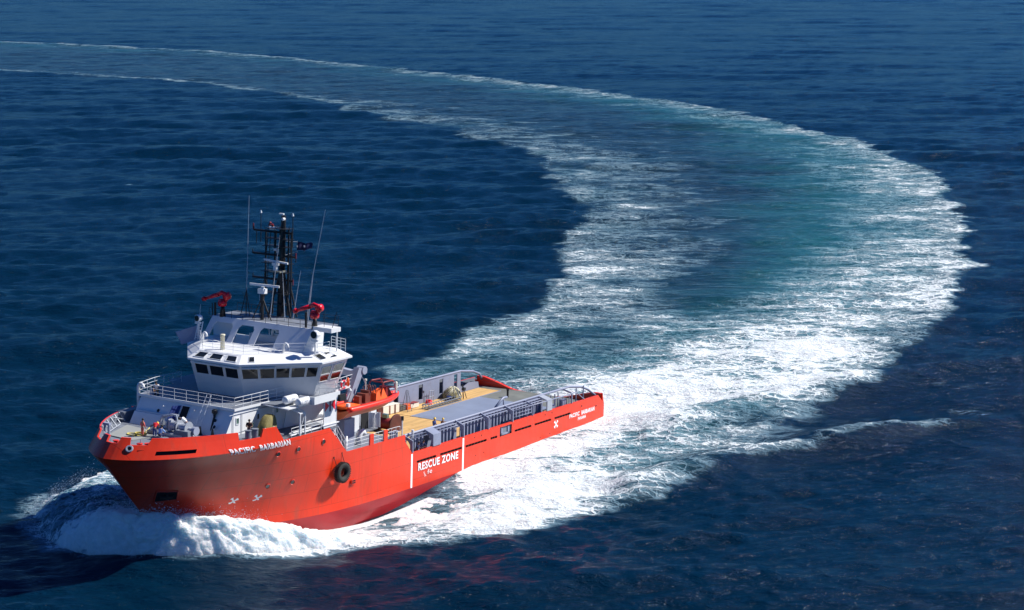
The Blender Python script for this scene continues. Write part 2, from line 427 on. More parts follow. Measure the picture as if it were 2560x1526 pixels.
def samp(G, x, y):
    u = np.clip((x-GX0)/CELL, 0, NX-1.001); v = np.clip((y-GY0)/CELL, 0, NY-1.001)
    i = u.astype(int); j = v.astype(int); fu = u-i; fv = v-j
    r = (G[j, i]*(1-fu)+G[j, i+1]*fu)*(1-fv)+(G[j+1, i]*(1-fu)+G[j+1, i+1]*fu)*fv
    return np.where((x < GX0) | (x > GX1-2) | (y < GY0) | (y > GY1-2), 0, r)

# wind sea: a spread of wave trains
comps = []
for k in range(72):
    lam = 1.2 * (34/1.2)**(k/71.0)
    th = math.radians(-94) + rng.normal()*0.50
    amp = lam * 0.0078 * (1.0 if lam < 3 else (3/lam)**0.72)
    comps.append((2*PI/lam, math.cos(th), math.sin(th), amp, rng.random()*2*PI, lam))
for lam, dg, amp in ((31, -84, .20), (23, -101, .20), (17, -92, .15), (13, -78, .10)):
    comps.append((2*PI/lam, math.cos(math.radians(dg)), math.sin(math.radians(dg)), amp, rng.random()*2*PI, lam))
RIDGES = [([(12,196),(23.4,205.9),(38.5,214.7),(47,218.5),(60,222)], 1.8, 1.05), ([(17.7,219.2),(27.1,227.2),(42.4,238.2),(56,245),(75,252)], 2.6, 1.2),
          ([(0,180),(14,186),(30,193),(46,197)], 3.0, 0.35), ([(30,250),(52,262),(80,272)], 3.5, 0.35)]
def sea_height(x, y, cell):
    z = np.zeros_like(x)
    wk = np.clip(samp(SI, x, y)+0*x, 0, 1)
    calm = 1-0.35*wk
    for (k, cx, cy, a, ph, lam) in comps:
        fade = np.clip((lam/np.maximum(cell, .05)-2.2)/2.5, 0, 1)
        s = np.sin(k*(cx*x+cy*y)+ph)
        far = 1-(0.68*smooth(350, 700, y) if lam > 5 else 0)
        z += a*fade*calm*far*(s + 0.22*s*np.abs(s))
    gust = 0.80+0.45*fbm(x, y, 45., 2)
    a0 = (x-OX)*HX[0]+(y-OY)*HX[1]; b0 = (x-OX)*PY[0]+(y-OY)*PY[1]
    atship = np.exp(-(np.maximum(np.abs(b0)-9, 0)/4.0)**2)*smooth(-8, 0, a0)*(1-smooth(62, 72, a0))
    z *= gust*(1-.85*atship)
    # ship's waves
    for P, w, h in RIDGES:
        P = rcurve(P, 160); d = np.full(x.shape, 1e9)
        near = (x > P[:,0].min()-15) & (x < P[:,0].max()+15) & (y > P[:,1].min()-15) & (y < P[:,1].max()+15)
        xs, ys = x[near], y[near]
        if xs.size:
            dd = np.full(xs.shape, 1e9)
            for p in P[::4]: dd = np.minimum(dd, (xs-p[0])**2+(ys-p[1])**2)
            z[near] += h*np.exp(-dd/(2*w*w))
    # churned water in the wake
    fo = samp(FO, x, y)
    turb = fbm(x, y*1.5, 3.2, 3, True)
    ha = (x-OX)*HX[0]+(y-OY)*HX[1]; hbb = (x-OX)*PY[0]+(y-OY)*PY[1]
    calmh = 1-np.exp(-(np.maximum(hbb-8, 0)/3.5)**2)*smooth(-6, 0, ha)*(1-smooth(60, 70, ha))
    z += np.clip(fo, 0, 1)*0.26*turb*np.clip(2.2-cell, 0, 1)*(.12+.88*calmh)
    turb2 = fbm(x*0.6, y*1.6, 7.0, 3)
    z += wk*0.32*turb2*(.15+.85*calmh)
    # raised lip along the outer edge of the wake
    rx = samp(rimG, x, y)
    z += rx*0.28
    z += 1.9*np.exp(-((a0-61.5)/9.5)**2-((b0-2)/8.5)**2)
    # water dragged along the hull
    a = (x-OX)*HX[0]+(y-OY)*HX[1]; b = (x-OX)*PY[0]+(y-OY)*PY[1]
    nb = np.exp(-((b-7.5)/4.0)**2)
    z += nb*(0.55*np.exp(-((a-27)/7.)**2) - 0.5*np.exp(-((a-45)/8.)**2) - 0.4*np.exp(-((a-1)/6.)**2)+0.15*np.exp(-((a-15)/5.)**2))
    z += 0.55*np.exp(-((b-17+0.0*a)/3.0)**2)*np.exp(-((a-38)/12.)**2)
    return z
rimG = blur(rim, 3)

def grid_obj(name, X, Y, cellfn, material, extra=None):
    nr, nc = X.shape
    x = X.ravel().astype(float); y = Y.ravel().astype(float)
    z = sea_height(x, y, cellfn(x, y))
    # ragged edges: warp the lookup
    wx = 3.6*fbm(x*0.35, y*1.1, 5.0, 4)+1.2*fbm(x, y, 1.6, 2)+3.2*fbm(x*.5+9, y, 13.0, 2)*smooth(235, 300, y); wy = 1.6*fbm(x*0.35+40, y+7, 4.0, 3)
    sw = 0.35+0.65*smooth(230, 330, y)
    fo = samp(FO, x+wx*sw, y+wy*sw); tu = samp(TU, x+wx*.7, y+wy*.7); si = samp(SI, x+wx*sw, y+wy*sw)
    fo = fo*(0.84+(0.50+.2*(1-smooth(230, 330, y)))*fbm(x*0.6, y*1.0, 7.5, 4))
    # small whitecaps on the open water
    me = bpy.data.meshes.new(name)
    me.vertices.add(nr*nc); co = np.empty((nr*nc, 3)); co[:, 0] = x; co[:, 1] = y; co[:, 2] = z
    me.vertices.foreach_set('co', co.ravel())
    r, c = np.mgrid[0:nr-1, 0:nc-1]; i = (r*nc+c).ravel()
    q = np.stack([i, i+1, i+nc+1, i+nc], 1).ravel()
    nf = (nr-1)*(nc-1)
    me.loops.add(nf*4); me.loops.foreach_set('vertex_index', q)
    me.polygons.add(nf); me.polygons.foreach_set('loop_start', np.arange(nf)*4); me.polygons.foreach_set('loop_total', np.full(nf, 4))
    me.polygons.foreach_set('use_smooth', np.ones(nf, bool))
    me.update(calc_edges=True)
    for nm, v in (('foam', fo), ('teal', tu), ('silt', si)):
        at = me.attributes.new(nm, 'FLOAT', 'POINT'); at.data.foreach_set('value', v.astype(np.float32))
    me.materials.append(material)
    o = bpy.data.objects.new(name, me); col.objects.link(o)
    return o

def sea_material(force=None):
    m = bpy.data.materials.new('sea_water' if force is None else 'bow_wave_foam')
    m.use_nodes = True
    nt = m.node_tree; N = nt.nodes; L = nt.links
    b = N['Principled BSDF']
    tc = N.new('ShaderNodeNewGeometry')
    def attr(n):
        a = N.new('ShaderNodeAttribute'); a.attribute_name = n; return a.outputs['Fac']
    def noise(scale, det, rough=0.55, dist=0.0, sx=1, sy=1, sz=1):
        mp = N.new('ShaderNodeMapping'); mp.inputs['Scale'].default_value = (sx, sy, sz); L.new(tc.outputs['Position'], mp.inputs[0])
        n = N.new('ShaderNodeTexNoise'); n.inputs['Scale'].default_value = scale; n.inputs['Detail'].default_value = det
        n.inputs['Roughness'].default_value = rough; n.inputs['Distortion'].default_value = dist
        L.new(mp.outputs[0], n.inputs[0]); return n.outputs[0]
    def math_(op, a, b_=None, c=None, clamp=False):
        n = N.new('ShaderNodeMath'); n.operation = op; n.use_clamp = clamp
        for k, v in enumerate((a, b_, c)):
            if v is None: continue
            if isinstance(v, (int, float)): n.inputs[k].default_value = v
            else: L.new(v, n.inputs[k])
        return n.outputs[0]
    def ramp(v, a, b_, lo=0., hi=1.):
        n = N.new('ShaderNodeMapRange'); n.interpolation_type = 'SMOOTHSTEP'
        n.inputs[1].default_value = a; n.inputs[2].default_value = b_; n.inputs[3].default_value = lo; n.inputs[4].default_value = hi
        L.new(v, n.inputs[0]); return n.outputs[0]
    def mix(f_, a, b_):
        n = N.new('ShaderNodeMix'); n.data_type = 'RGBA'
        L.new(f_, n.inputs[0])
        for k, v in ((6, a), (7, b_)):
            if isinstance(v, tuple): n.inputs[k].default_value = (*v, 1)
            else: L.new(v, n.inputs[k])
        return n.outputs[2]
    foam = attr('foam'); teal = attr('teal'); silt = attr('silt')
    n1 = noise(0.52, 9, 0.60, 0.9, 0.48, 1.30)
    n2 = noise(0.17, 5, 0.58, 1.1, 0.5, 1.25)
    # thin lacy threads where foam is breaking up
    mp = N.new('ShaderNodeMapping'); mp.inputs['Scale'].default_value = (0.55, 0.95, 0.8); L.new(tc.outputs['Position'], mp.inputs[0])
    dn = N.new('ShaderNodeTexNoise'); dn.inputs['Scale'].default_value = 0.8; dn.inputs['Detail'].default_value = 4; L.new(tc.outputs['Position'], dn.inputs[0])
    vm = N.new('ShaderNodeVectorMath'); vm.operation = 'MULTIPLY_ADD'; L.new(dn.outputs['Color'], vm.inputs[0]); vm.inputs[1].default_value = (1.7, 1.7, 1.7); L.new(mp.outputs[0], vm.inputs[2])
    vo = N.new('ShaderNodeTexVoronoi'); vo.feature = 'DISTANCE_TO_EDGE'; vo.inputs['Scale'].default_value = 1.0; L.new(vm.outputs[0], vo.inputs[0])
    lace = ramp(vo.outputs['Distance'], 0.0, 0.16, 1.0, 0.0)
    rg = math_('ABSOLUTE', math_('SUBTRACT', noise(0.32, 6, 0.6, 1.2, 0.45, 1.5), 0.5))
    streak = ramp(rg, 0.0, 0.055, 1.0, 0.0)
    e = math_('ADD', foam, math_('MULTIPLY', math_('SUBTRACT', n1, 0.5), 1.7))
    e = math_('ADD', e, math_('MULTIPLY', math_('SUBTRACT', n2, 0.5), 1.7))
    lc = math_('MULTIPLY', math_('MAXIMUM', lace, streak), math_('MULTIPLY', ramp(foam, 0.05, 0.45), 0.46))
    e = math_('ADD', e, lc)
    solid = ramp(e, 0.55, 1.22)
    thin = ramp(e, 0.15, 0.85, 0.0, 0.42)
    solid = math_('MULTIPLY', solid, ramp(foam, 0.02, 0.10))
    veil = math_('MULTIPLY', math_('MULTIPLY', ramp(noise(0.9, 6, 0.62, 0.8, 0.22, 1.7), 0.48, 0.78), ramp(silt, 0.3, 0.9)), 0.24)
    mask = math_('MAXIMUM', math_('MAXIMUM', solid, veil), math_('MULTIPLY', thin, ramp(foam, 0.03, 0.2)))
    # aerated water
    tn = noise(0.07, 4, 0.5, 0.5, 0.5, 1.6)
    te = math_('ADD', teal, math_('MULTIPLY', math_('SUBTRACT', tn, 0.5), 0.9))
    te = math_('MULTIPLY', ramp(te, 0.15, 1.0), ramp(teal, 0.02, 0.2))
    deep = (0.0005, 0.0145, 0.0355)
    cm = mix(math_('MULTIPLY', ramp(silt, 0.1, 0.7), 0.75), deep, (0.009, 0.031, 0.050))
    cm = mix(te, cm, (0.010, 0.088, 0.108))
    bub = ramp(noise(0.9, 6, 0.6, 0.3, 0.7, 1.2), 0.45, 0.80, 0.0, 0.42)
    cm = mix(math_('MULTIPLY', math_('MULTIPLY', bub, te), 0.9), cm, (0.10, 0.27, 0.30))
    fc = mix(ramp(noise(1.6, 5, 0.6), 0.3, 0.7), (0.70, 0.77, 0.79), (0.86, 0.88, 0.88))
    fc = mix(ramp(e, 0.60, 1.40), (0.27, 0.46, 0.58), fc)
    cf = mix(mask, cm, fc)
    L.new(cf, b.inputs['Base Color'])
    L.new(ramp(mask, 0.0, 0.6, 0.12, 0.75), b.inputs['Roughness'])
    L.new(ramp(mask, 0.0, 0.7, 0.155, 0.05), b.inputs['Specular IOR Level'])
    b.inputs['IOR'].default_value = 1.333
    # ripples
    r1 = noise(1.1, 5, 0.62, 0.5, 0.55, 1.35); r2 = noise(3.6, 4, 0.6, 0.2, 0.7, 1.3)
    hh = math_('ADD', math_('MULTIPLY', math_('MULTIPLY', r1, ramp(noise(0.022, 3, 0.5), 0.35, 0.65, 0.90, 1.10)), 0.42), math_('MULTIPLY', r2, 0.10))
    hh = math_('ADD', hh, math_('MULTIPLY', mask, 0.16))
    hh = math_('ADD', hh, math_('MULTIPLY', math_('MULTIPLY', noise(2.2, 7, 0.65, 0.4), mask), 0.26))
    bp = N.new('ShaderNodeBump'); bp.inputs['Strength'].default_value = 1.0; bp.inputs['Distance'].default_value = 1.0
    L.new(hh, bp.inputs['Height']); L.new(bp.outputs[0], b.inputs['Normal'])
    return m
SEA = sea_material()

ys = [105.0]
while ys[-1] < 1500: ys.append(ys[-1]*(1+0.00205) if ys[-1] > 190 else ys[-1]+0.36)
while ys[-1] < 16000: ys.append(ys[-1]*1.02)
ys = np.array(ys)
u = np.concatenate([np.linspace(-1.3, -0.50, 90)[:-1], np.linspace(-0.50, 0.50, 640), np.linspace(0.50, 1.3, 90)[1:]])
Xs = u[None, :]*(ys[:, None]+12); Ys = np.broadcast_to(ys[:, None], Xs.shape)
def cellf(x, y): return 0.0021*y*(1+4*smooth(0.42, 0.60, np.abs(x/(y+12))))
sea = grid_obj('sea', Xs, Ys, cellf, SEA)
tag(sea, 'deep blue wind rippled sea with a curving turquoise and white wake', None, None, 'structure')
# sea on this side, under and behind the camera
nb = np.linspace(-260, 105, 240); Xb = np.linspace(-1, 1, 340)[None, :]*(np.abs(nb[:, None])*0+260); Yb = np.broadcast_to(nb[:, None], Xb.shape)
sea2 = grid_obj('sea', Xb, Yb, lambda x, y: x*0+1.5, SEA)
tag(sea2, 'open blue sea beyond the foot of the picture', None, None, 'structure')

M['foamw'] = mat('sea_foam', (0.72, 0.78, 0.82), rough=0.8)

# ---- the bow wave: a churned wall of foam thrown round the stem
PATH = [((36,9.5,0.1),(36,23.0)),((41,9.0,-.1),(43.2,20.6)),((45,8.0,-0.35),(47.5,17.4)),((49,7.0,0.1),(50.9,15.0)),((53,6.2,0.9),(54.3,12.4)),((56.5,4.9,1.9),(57.0,10.2)),((60,3.5,3.1),(60.8,8.4)),
        ((62.9,2.0,4.0),(63.8,5.8)),((64.9,0.9,4.5),(66.0,3.0)),((65.9,-0.1,4.8),(67.3,-1.2)),((65.4,-0.9,4.8),(67.4,-5.9)),((63.5,-1.7,4.4),(66.0,-11.2)),
        ((60,-3.6,3.6),(62.3,-17.5)),((56,-5.4,2.4),(57.3,-21.3)),((50,-7.2,1.2),(50.5,-24.0)),((43,-8,0.4),(44,-26))]
ns_, nt2 = 620, 190
C0 = rcurve([p[0] for p in PATH], ns_); C1 = rcurve([p[1] for p in PATH], ns_)
q = np.linspace(0, 1, nt2)[None, :]
a_ = C0[:, :1]*(1-q)+C1[:, :1]*q; b_ = C0[:, 1:2]*(1-q)+C1[:, 1:2]*q
Hc = C0[:, 2:3]
s_ = np.linspace(0, 1, ns_)[:, None]
stb = smooth(0.52, 0.68, s_)                      # starboard half: a broader, lower sheet
prof_p = (1-q**2.2); prof_s = (1-q)**1.35
bulge = np.sin(PI*np.clip(q, 0, 1)**1.15)
lip = np.minimum(1, Hc/1.2)
zz = Hc*(prof_p*(1-stb)+prof_s*stb) + bulge*(0.55*(1-stb)*np.clip(Hc*.5, 0, 1)+0.35*(1-stb)*(q > -1)*np.sin(PI*np.clip(q*1.3-.3, 0, 1)) + 2.0*stb*np.minimum(1, Hc/2.5))
X_, Y_ = ab2w(a_, b_)
P3 = np.stack([X_, Y_, zz], 2)
arc = np.cumsum(np.r_[np.zeros((1, nt2)), np.linalg.norm(np.diff(P3, axis=0), axis=2)], 0)
arc = np.broadcast_to(arc[:, nt2//2:nt2//2+1], X_.shape)
crs = np.cumsum(np.c_[np.zeros((ns_, 1)), np.linalg.norm(np.diff(P3, axis=1), axis=2)], 1)
n_a = fbm(arc, crs, 2.8, 4); n_b = -fbm(arc+50, crs, 1.5, 5, True); n_c = fbm(arc, crs+90, .40, 4)
env = smooth(0, .12, q)*(0.5+0.5*np.minimum(1, zz/1.5))
tx_ = np.gradient(X_, axis=1); ty_ = np.gradient(Y_, axis=1); tz_ = np.gradient(zz, axis=1); tl = np.sqrt(tx_**2+ty_**2+tz_**2)+1e-9
hl = np.sqrt(tx_**2+ty_**2)+1e-9; ox_, oy_ = -tz_/tl*tx_/hl, -tz_/tl*ty_/hl; oz_ = hl/tl       # outward normal of the section
dsp = env*(0.50*n_a+0.34*n_b+0.14*n_c+.05*fbm(arc, crs, .16, 2))*(1-.35*stb)
X_ = X_ + ox_*dsp; Y_ = Y_ + oy_*dsp; zz = zz + oz_*dsp
X_ = X_ + env*(0.35*fbm(arc, crs+30, 1.7, 3)); Y_ = Y_ + env*(0.35*fbm(arc+80, crs, 1.7, 3))
edge = smooth(0.80, 1.0, q)
zz = zz + 1.8*np.exp(-((a_-61.5)/9.5)**2-((b_-2)/8.5)**2)*smooth(0, 1, q)
zz = zz - edge*(0.25+0.75*np.clip(0.5-fbm(arc, crs, 2.3, 3), 0, 1)) - .05
bw = MB()
me = bpy.data.meshes.new('bow_wave'); nr, nc = X_.shape
me.vertices.add(nr*nc); me.vertices.foreach_set('co', np.stack([X_.ravel(), Y_.ravel(), zz.ravel()], 1).ravel())
r, c = np.mgrid[0:nr-1, 0:nc-1]; i = (r*nc+c).ravel(); qd = np.stack([i, i+nc, i+nc+1, i+1], 1).ravel(); nf = (nr-1)*(nc-1)
me.loops.add(nf*4); me.loops.foreach_set('vertex_index', qd); me.polygons.add(nf)
me.polygons.foreach_set('loop_start', np.arange(nf)*4); me.polygons.foreach_set('loop_total', np.full(nf, 4)); me.polygons.foreach_set('use_smooth', np.ones(nf, bool))
me.update(calc_edges=True)
stbF = smooth(.66, .78, s_)  # thins starboard foam, partly to put the ship's shade into its colour
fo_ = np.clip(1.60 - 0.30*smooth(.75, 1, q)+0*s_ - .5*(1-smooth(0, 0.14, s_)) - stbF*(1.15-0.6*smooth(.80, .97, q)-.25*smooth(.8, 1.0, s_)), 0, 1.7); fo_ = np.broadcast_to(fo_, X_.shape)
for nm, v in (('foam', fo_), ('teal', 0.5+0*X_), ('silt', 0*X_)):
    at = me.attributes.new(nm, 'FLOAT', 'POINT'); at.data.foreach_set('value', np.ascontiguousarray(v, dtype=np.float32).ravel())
BWM = SEA.copy(); BWM.name = 'bow_wave_foam'; bb = BWM.node_tree.nodes['Principled BSDF']
bb.inputs['Subsurface Weight'].default_value = 1.0; bb.inputs['Subsurface Scale'].default_value = 0.9; bb.inputs['Subsurface Radius'].default_value = (0.8, 1.0, 1.1)
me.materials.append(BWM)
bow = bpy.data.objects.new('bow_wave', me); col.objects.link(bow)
tag(bow, 'white churning bow wave thrown up around the red bow', None, None, 'stuff')
# spray drops torn off its crest and rim
sp = MB(); P0 = np.stack([X_, Y_, zz], 2)
for k in range(21000):
    if k % 3: i = random.randrange(ns_); j = min(nt2-1, int(nt2*(1-abs(random.gauss(0, .07)))))
    else: i = int(ns_*random.uniform(.35, .95)); j = int(nt2*random.uniform(.05, .6))
    p = P0[i, j]; w = random.random()
    r = 0.012+0.045*random.random()**5
    x = p[0]+random.gauss(0, .35); y = p[1]+random.gauss(0, .35); z_ = max(p[2], 0)+abs(random.gauss(0, .22 if j > nt2*.7 else .42))*(1+.6*(random.random() < .15))
    sp.add([(x-r, y-r*.6, z_), (x+r, y-r*.6, z_), (x, y+r, z_), (x, y, z_+1.3*r)], [(0,2,1),(0,1,3),(1,2,3),(2,0,3)])
tag(sp.build('spray', 'foamw'), 'fine white spray drops flying off the bow wave', None, None, 'stuff')

# ================================================================== THE SHIP
ship = empty('supply_ship', 'orange-red anchor handling supply ship with white bridge and long open wood deck, turning at speed', 'ship')

ZL=[7.4,6.4,5.40,4.88,4.5,3.37,1.76,0.09,-1.5,-3.0,-6.0]
XS=[69.3,70.1,70.9,70.6,70.2,69.3,68.0,66.5,65.2,64.0,62.0]
XO=[51,51.5,52,50.5,49.5,47.5,45,42.5,41,40,38]
NN=[2.5,2.5,2.55,2.5,2.45,2.35,2.25,2.25,2.35,2.7,2.6]
MM=[1.6,1.62,1.65,1.5,1.42,1.3,1.2,1.12,1.06,1.0,1.0]
def hpar(z):
    z = min(max(z, -6), 7.4)
    return [float(np.interp(z, ZL[::-1], a[::-1])) for a in (XS, XO, NN, MM)]
def hb(x, z):
    xs, x0, n, m = hpar(z); g = min(max((x-x0)/(xs-x0), 0), 1)
    y = 8.2*(1-g**n)**(1/m) if g < 1 else 0.0
    if z < -3.2: y *= 1-0.10*((-3.2-z)/2.8)**2
    return y
XJ = 45.0
TOP = [(-.68,-.16),(.71,.98),(36.98,.98),(38.14,2.27),(38.15,2.9),(41.05,2.9),(41.06,3.93),(41.66,3.93),(41.67,2.9),(43.3,2.9),(43.31,3.93),(43.9,3.93),(43.91,2.92),(47.55,2.95),(49.95,5.67),(56.1,5.67),(57.35,6.93),(58.85,6.95),(58.86,6.28),(61.1,6.28),(61.45,6.98),(67.92,7.03),(68.02,6.52),(68.84,6.52),(68.92,7.05),(69.26,7.06),(69.28,6.6),(69.4,6.6)]
tx = [p[0] for p in TOP]; tz = [p[1] for p in TOP]
SLOTS = [(36.1,32.8),(32.05,28.2),(27.5,23.6),(22.85,21.6),(18.2,14.9),(14.2,10.85),(10.1,6.75)]
GATE = (18.8, 21.1)
cols = sorted(set(tx[:-1] + [a for s in SLOTS for a in s] + list(GATE) + [3,5,25.5,30,34.5,45,46,48.5,51,52,53,54,55,57,58,59.5,60.3] + [64.66, 67.39] + list(np.arange(62, 69, .5)) + [63.2, 68.3, 68.6, 68.75, 69.05, 69.15, 69.33, 69.37]))
cols = [c for c in cols if c < 69.3]
LV = [9, 6.55, 6.04, 5.74, 5.40, 4.88, 4.5, 4.0, 3.4, 2.7, 2.0, 1.3, .76, .02, -.2, -.9, -1.7, -2.5, -3.3, -4.2, -6.0]
def colx(c, z):
    if c <= XJ: return c
    g = (c-XJ)/(69.4-XJ); return XJ+(hpar(z)[0]-XJ)*g
def ztop(c): return float(np.interp(c, tx, tz))
def hull_side(s):
    m = MB(); n = len(LV); vs = []; C = cols+[69.4]
    for c in C:
        zt = ztop(c)
        for l in LV:
            z = min(l, zt); x = colx(c, z); y = hb(x, z) if c < 69.39 else 0.0
            vs.append((x, s*y, z))
    fs = []; mi = []
    for i in range(len(C)-1):
        cm = (C[i]+C[i+1])/2
        for j in range(n-1):
            a, b, c_, d = i*n+j, (i+1)*n+j, (i+1)*n+j+1, i*n+j+1
            if abs(vs[a][2]-vs[d][2]) < 1e-4 and abs(vs[b][2]-vs[c_][2]) < 1e-4: continue
            if LV[j] == .02 and any(q[1] < cm < q[0] for q in SLOTS): continue
            if s > 0 and GATE[0] < cm < GATE[1] and LV[j+1] >= -.21 and LV[j] <= .77: continue
            if s > 0 and LV[j] == 6.04 and 64.6 < cm < 67.4: continue
            fs.append((a, b, c_, d)); mi.append(1 if LV[j] <= -2.5 else 0)
    m.v = vs; m.f = fs; m.m = mi
    return m
hullm = MB()
for s in (1, -1):
    h = hull_side(s); o = len(hullm.v); hullm.v += h.v; hullm.f += [tuple(i+o for i in f) for f in h.f]; hullm.m += h.m
# transom with its dip down to the stern roller
def ztr(y):
    a = abs(y); return float(np.interp(a, [0,2.5,3.5,5.7,7.3,8.2], [-.13,-.04,.08,.69,1.07,1.05]))
yy = np.linspace(-8.2, 8.2, 41)
for x_, mi in ((-.3, 0), (.12, 0)):
    vs = [(x_ - (0 if x_ > 0 else .0), y, z) for y in yy for z in (-3.5, -.5, ztr(y))]
    hullm.add(vs, [(i*3+j, (i+1)*3+j, (i+1)*3+j+1, i*3+j+1) for i in range(40) for j in range(2)], mi)
vs = [(x_, y, ztr(y)) for y in yy for x_ in (-.3, .12)]
hullm.add(vs, [(i*2, i*2+1, i*2+3, i*2+2) for i in range(40)], 0)
for s in (1, -1):       # stern quarter plates closing side to transom
    hullm.add([(-.3, s*8.2, -3.5), (-.3, s*8.2, 1.0), (-.68, s*8.19, -.16), (-.68, s*8.19, -3.5)], [(0, 1, 2, 3)], 0)
    hullm.add([(-.68, s*8.2, -3.5), (-.68, s*8.2, -.16), (-.66, s*7.3, -.16), (-.66, s*7.3, -3.5)], [(0, 1, 2, 3)], 0)
hull = hullm.build('hull', ['red', 'boot'], ship)
for p in hull.data.polygons: p.use_smooth = False
# smooth shading on the bow flare only
for p in hull.data.polygons:
    if p.center.x > 46 and p.center.z < 4.9: p.use_smooth = True

# bulwark: inner face, cap rail and stays
def bulwark(m, c0, c1, zin, s, th=.16, n=24):
    cs = sorted(set([c0, c1] + [c for c in cols+[69.4] if c0 < c < c1]))
    ring = []
    for c in cs:
        zt = ztop(c); x = colx(c, zt); y = hb(x, zt)
        if c > 69.0: y = max(y, 0)
        k = th if c < 66 else th
        xi = x - (k if c > 62 else 0)*max(0, (c-62)/7.4); yi = max(y-k*(1 if c < 66 else .6), 0)
        ring.append(((x, s*y, zt+.002), (xi, s*yi, zt+.002), (xi, s*yi, zin)))
    for i in range(len(ring)-1):
        a, b = ring[i], ring[i+1]
        m.add([a[0], b[0], b[1], a[1]], [(0,1,2,3)], 0)
        m.add([a[1], b[1], b[2], a[2]], [(0,1,2,3)], 1)
for s in (1, -1):
    for c0_, c1_, zi_, th_ in ((56.1, 69.4, 6.0, .16), (.71, 38.14, 0.0, .16), (38.15, 49.95, 2.5, .14)):
        m = MB(); bulwark(m, c0_, c1_, zi_, s, th_); m.build('bulwark', ['redp', 'dgrey'], ship)
    m = MB()
    # triangular stays inside the bow bulwark
    for c in np.arange(57.5, 69.0, 1.0):
        if 58.8 < c < 61.2: continue
        zt = 7.0; x = colx(c, zt); y = hb(x, zt)
        if y < 1.5: continue
        nx_, ny_ = (hb(x-.1, zt)-hb(x+.1, zt))/.2, 1.0; l = math.hypot(nx_, ny_); nx_, ny_ = nx_/l, ny_/l
        p0 = Vector((x-nx_*.18, s*(y-ny_*.18), 6.95)); p1 = Vector((x-nx_*.75, s*(y-ny_*.75), 6.2)); m.tube(p0, p1, .045, n=6, mi=2); m.tube(p0, (p0.x, p0.y, 6.2), .05, n=6, mi=2)
    for q_ in m.pieces(): q_.build('bulwark_stay', ['redp', 'dgrey', 'steel'], ship)

# near-black plates added as shade behind freeing ports and bow slot; gate frame
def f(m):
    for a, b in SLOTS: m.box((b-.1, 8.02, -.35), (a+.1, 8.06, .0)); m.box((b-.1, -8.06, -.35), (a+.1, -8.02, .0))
mbs(f, 'freeing_port_shade', 'dark', ship)
def f(m):
    for a, b in SLOTS:
        n = max(3, int((a-b)/.55))
        for k in range(1, n): x = b+(a-b)*k/n; m.box((x-.04, 8.08, -.2), (x+.04, 8.16, .0))
mbs(f, 'freeing_port_bar', 'brown', ship)
def f(m):
    m.box((18.85, 7.75, -.18), (21.05, 7.82, .9), 1)
    for a, b in (((19.2,7.83,-.15),(19.45,8.15,.6)),((20.5,7.83,-.15),(20.75,8.15,.6)),((19.2,7.83,-.15),(20.75,8.15,.05))): m.box(a, b, 0)
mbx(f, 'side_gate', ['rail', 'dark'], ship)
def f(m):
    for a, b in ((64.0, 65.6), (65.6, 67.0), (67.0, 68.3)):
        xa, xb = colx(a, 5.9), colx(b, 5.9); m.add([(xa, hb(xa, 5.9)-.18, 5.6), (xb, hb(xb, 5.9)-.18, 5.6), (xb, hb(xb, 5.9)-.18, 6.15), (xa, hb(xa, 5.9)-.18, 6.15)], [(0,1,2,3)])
mbx(f, 'mooring_slot_shade', 'dark', ship)

def nrm(x, z, s=1):
    dx = (hb(x+.05, z)-hb(x-.05, z))/.1; dz = (hb(x, z+.05)-hb(x, z-.05))/.1
    return Vector((-dx, s, -s*0-dz*1.0)).normalized() if s > 0 else Vector((-dx, -1, -dz)).normalized()
def on_hull(x, z, off=0.02): 
    n = nrm(x, z); return Vector((x, hb(x, z), z)) + n*off, n
def frame_at(x, z):
    p, n = on_hull(x, z); u = Vector((-1, 0, 0)); u = (u - n*u.dot(n)).normalized(); v = u.cross(n)*-1
    if v.z < 0: v = -v
    return p, n, u, v
# portholes
for k, (x, z) in enumerate([(57.02,4.38),(54.56,4.43),(51.11,4.53),(56.87,1.28),(54.25,1.27)]):
    m = MB(); p, n, u, v = frame_at(x, z)
    for r0, r1, h0, h1, mi in ((.30, .24, .0, .05, 1), (.24, .22, .05, .01, 1), (.22, .0, .012, .012, 0)):
        N = 18; ring = [[p+n*h+(u*math.cos(2*PI*i/N)+v*math.sin(2*PI*i/N))*r for i in range(N)] for r, h in ((r0, h0), (max(r1, .001), h1))]
        m.loft(ring, mi, cap=False)
    m.build('porthole', ['glass', 'redp'], ship)
# anchor in its pocket
m = MB(); cs = [(66.36,1.97),(64.82,1.87),(64.45,1.0),(66.0,.84)]
P4 = [on_hull(x, z, .03)[0] for x, z in cs]; n0 = nrm(65.4, 1.4)
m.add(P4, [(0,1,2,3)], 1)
for i in range(4): m.tube(P4[i]+n0*.02, P4[(i+1) % 4]+n0*.02, .06, n=6, mi=0)
c = sum(P4, Vector())/4 + n0*.12; uu = (P4[1]-P4[0]).normalized(); vv = (P4[0]-P4[3]).normalized()
m.tube(c-vv*.3, c+vv*.28, .09, mi=2); m.hexa([c+uu*a+vv*b+n0*d for d in (0, .12) for a, b in ((-.55,-.12),(.55,-.12),(.5,.1),(-.5,.1))], 2)
m.tube(c-uu*.5-vv*.1, c-uu*.65+vv*.3, .08, .03, mi=2); m.tube(c+uu*.5-vv*.1, c+uu*.65+vv*.3, .08, .03, mi=2)
m.build('anchor', ['redp', 'dark', 'rubber'], ship)
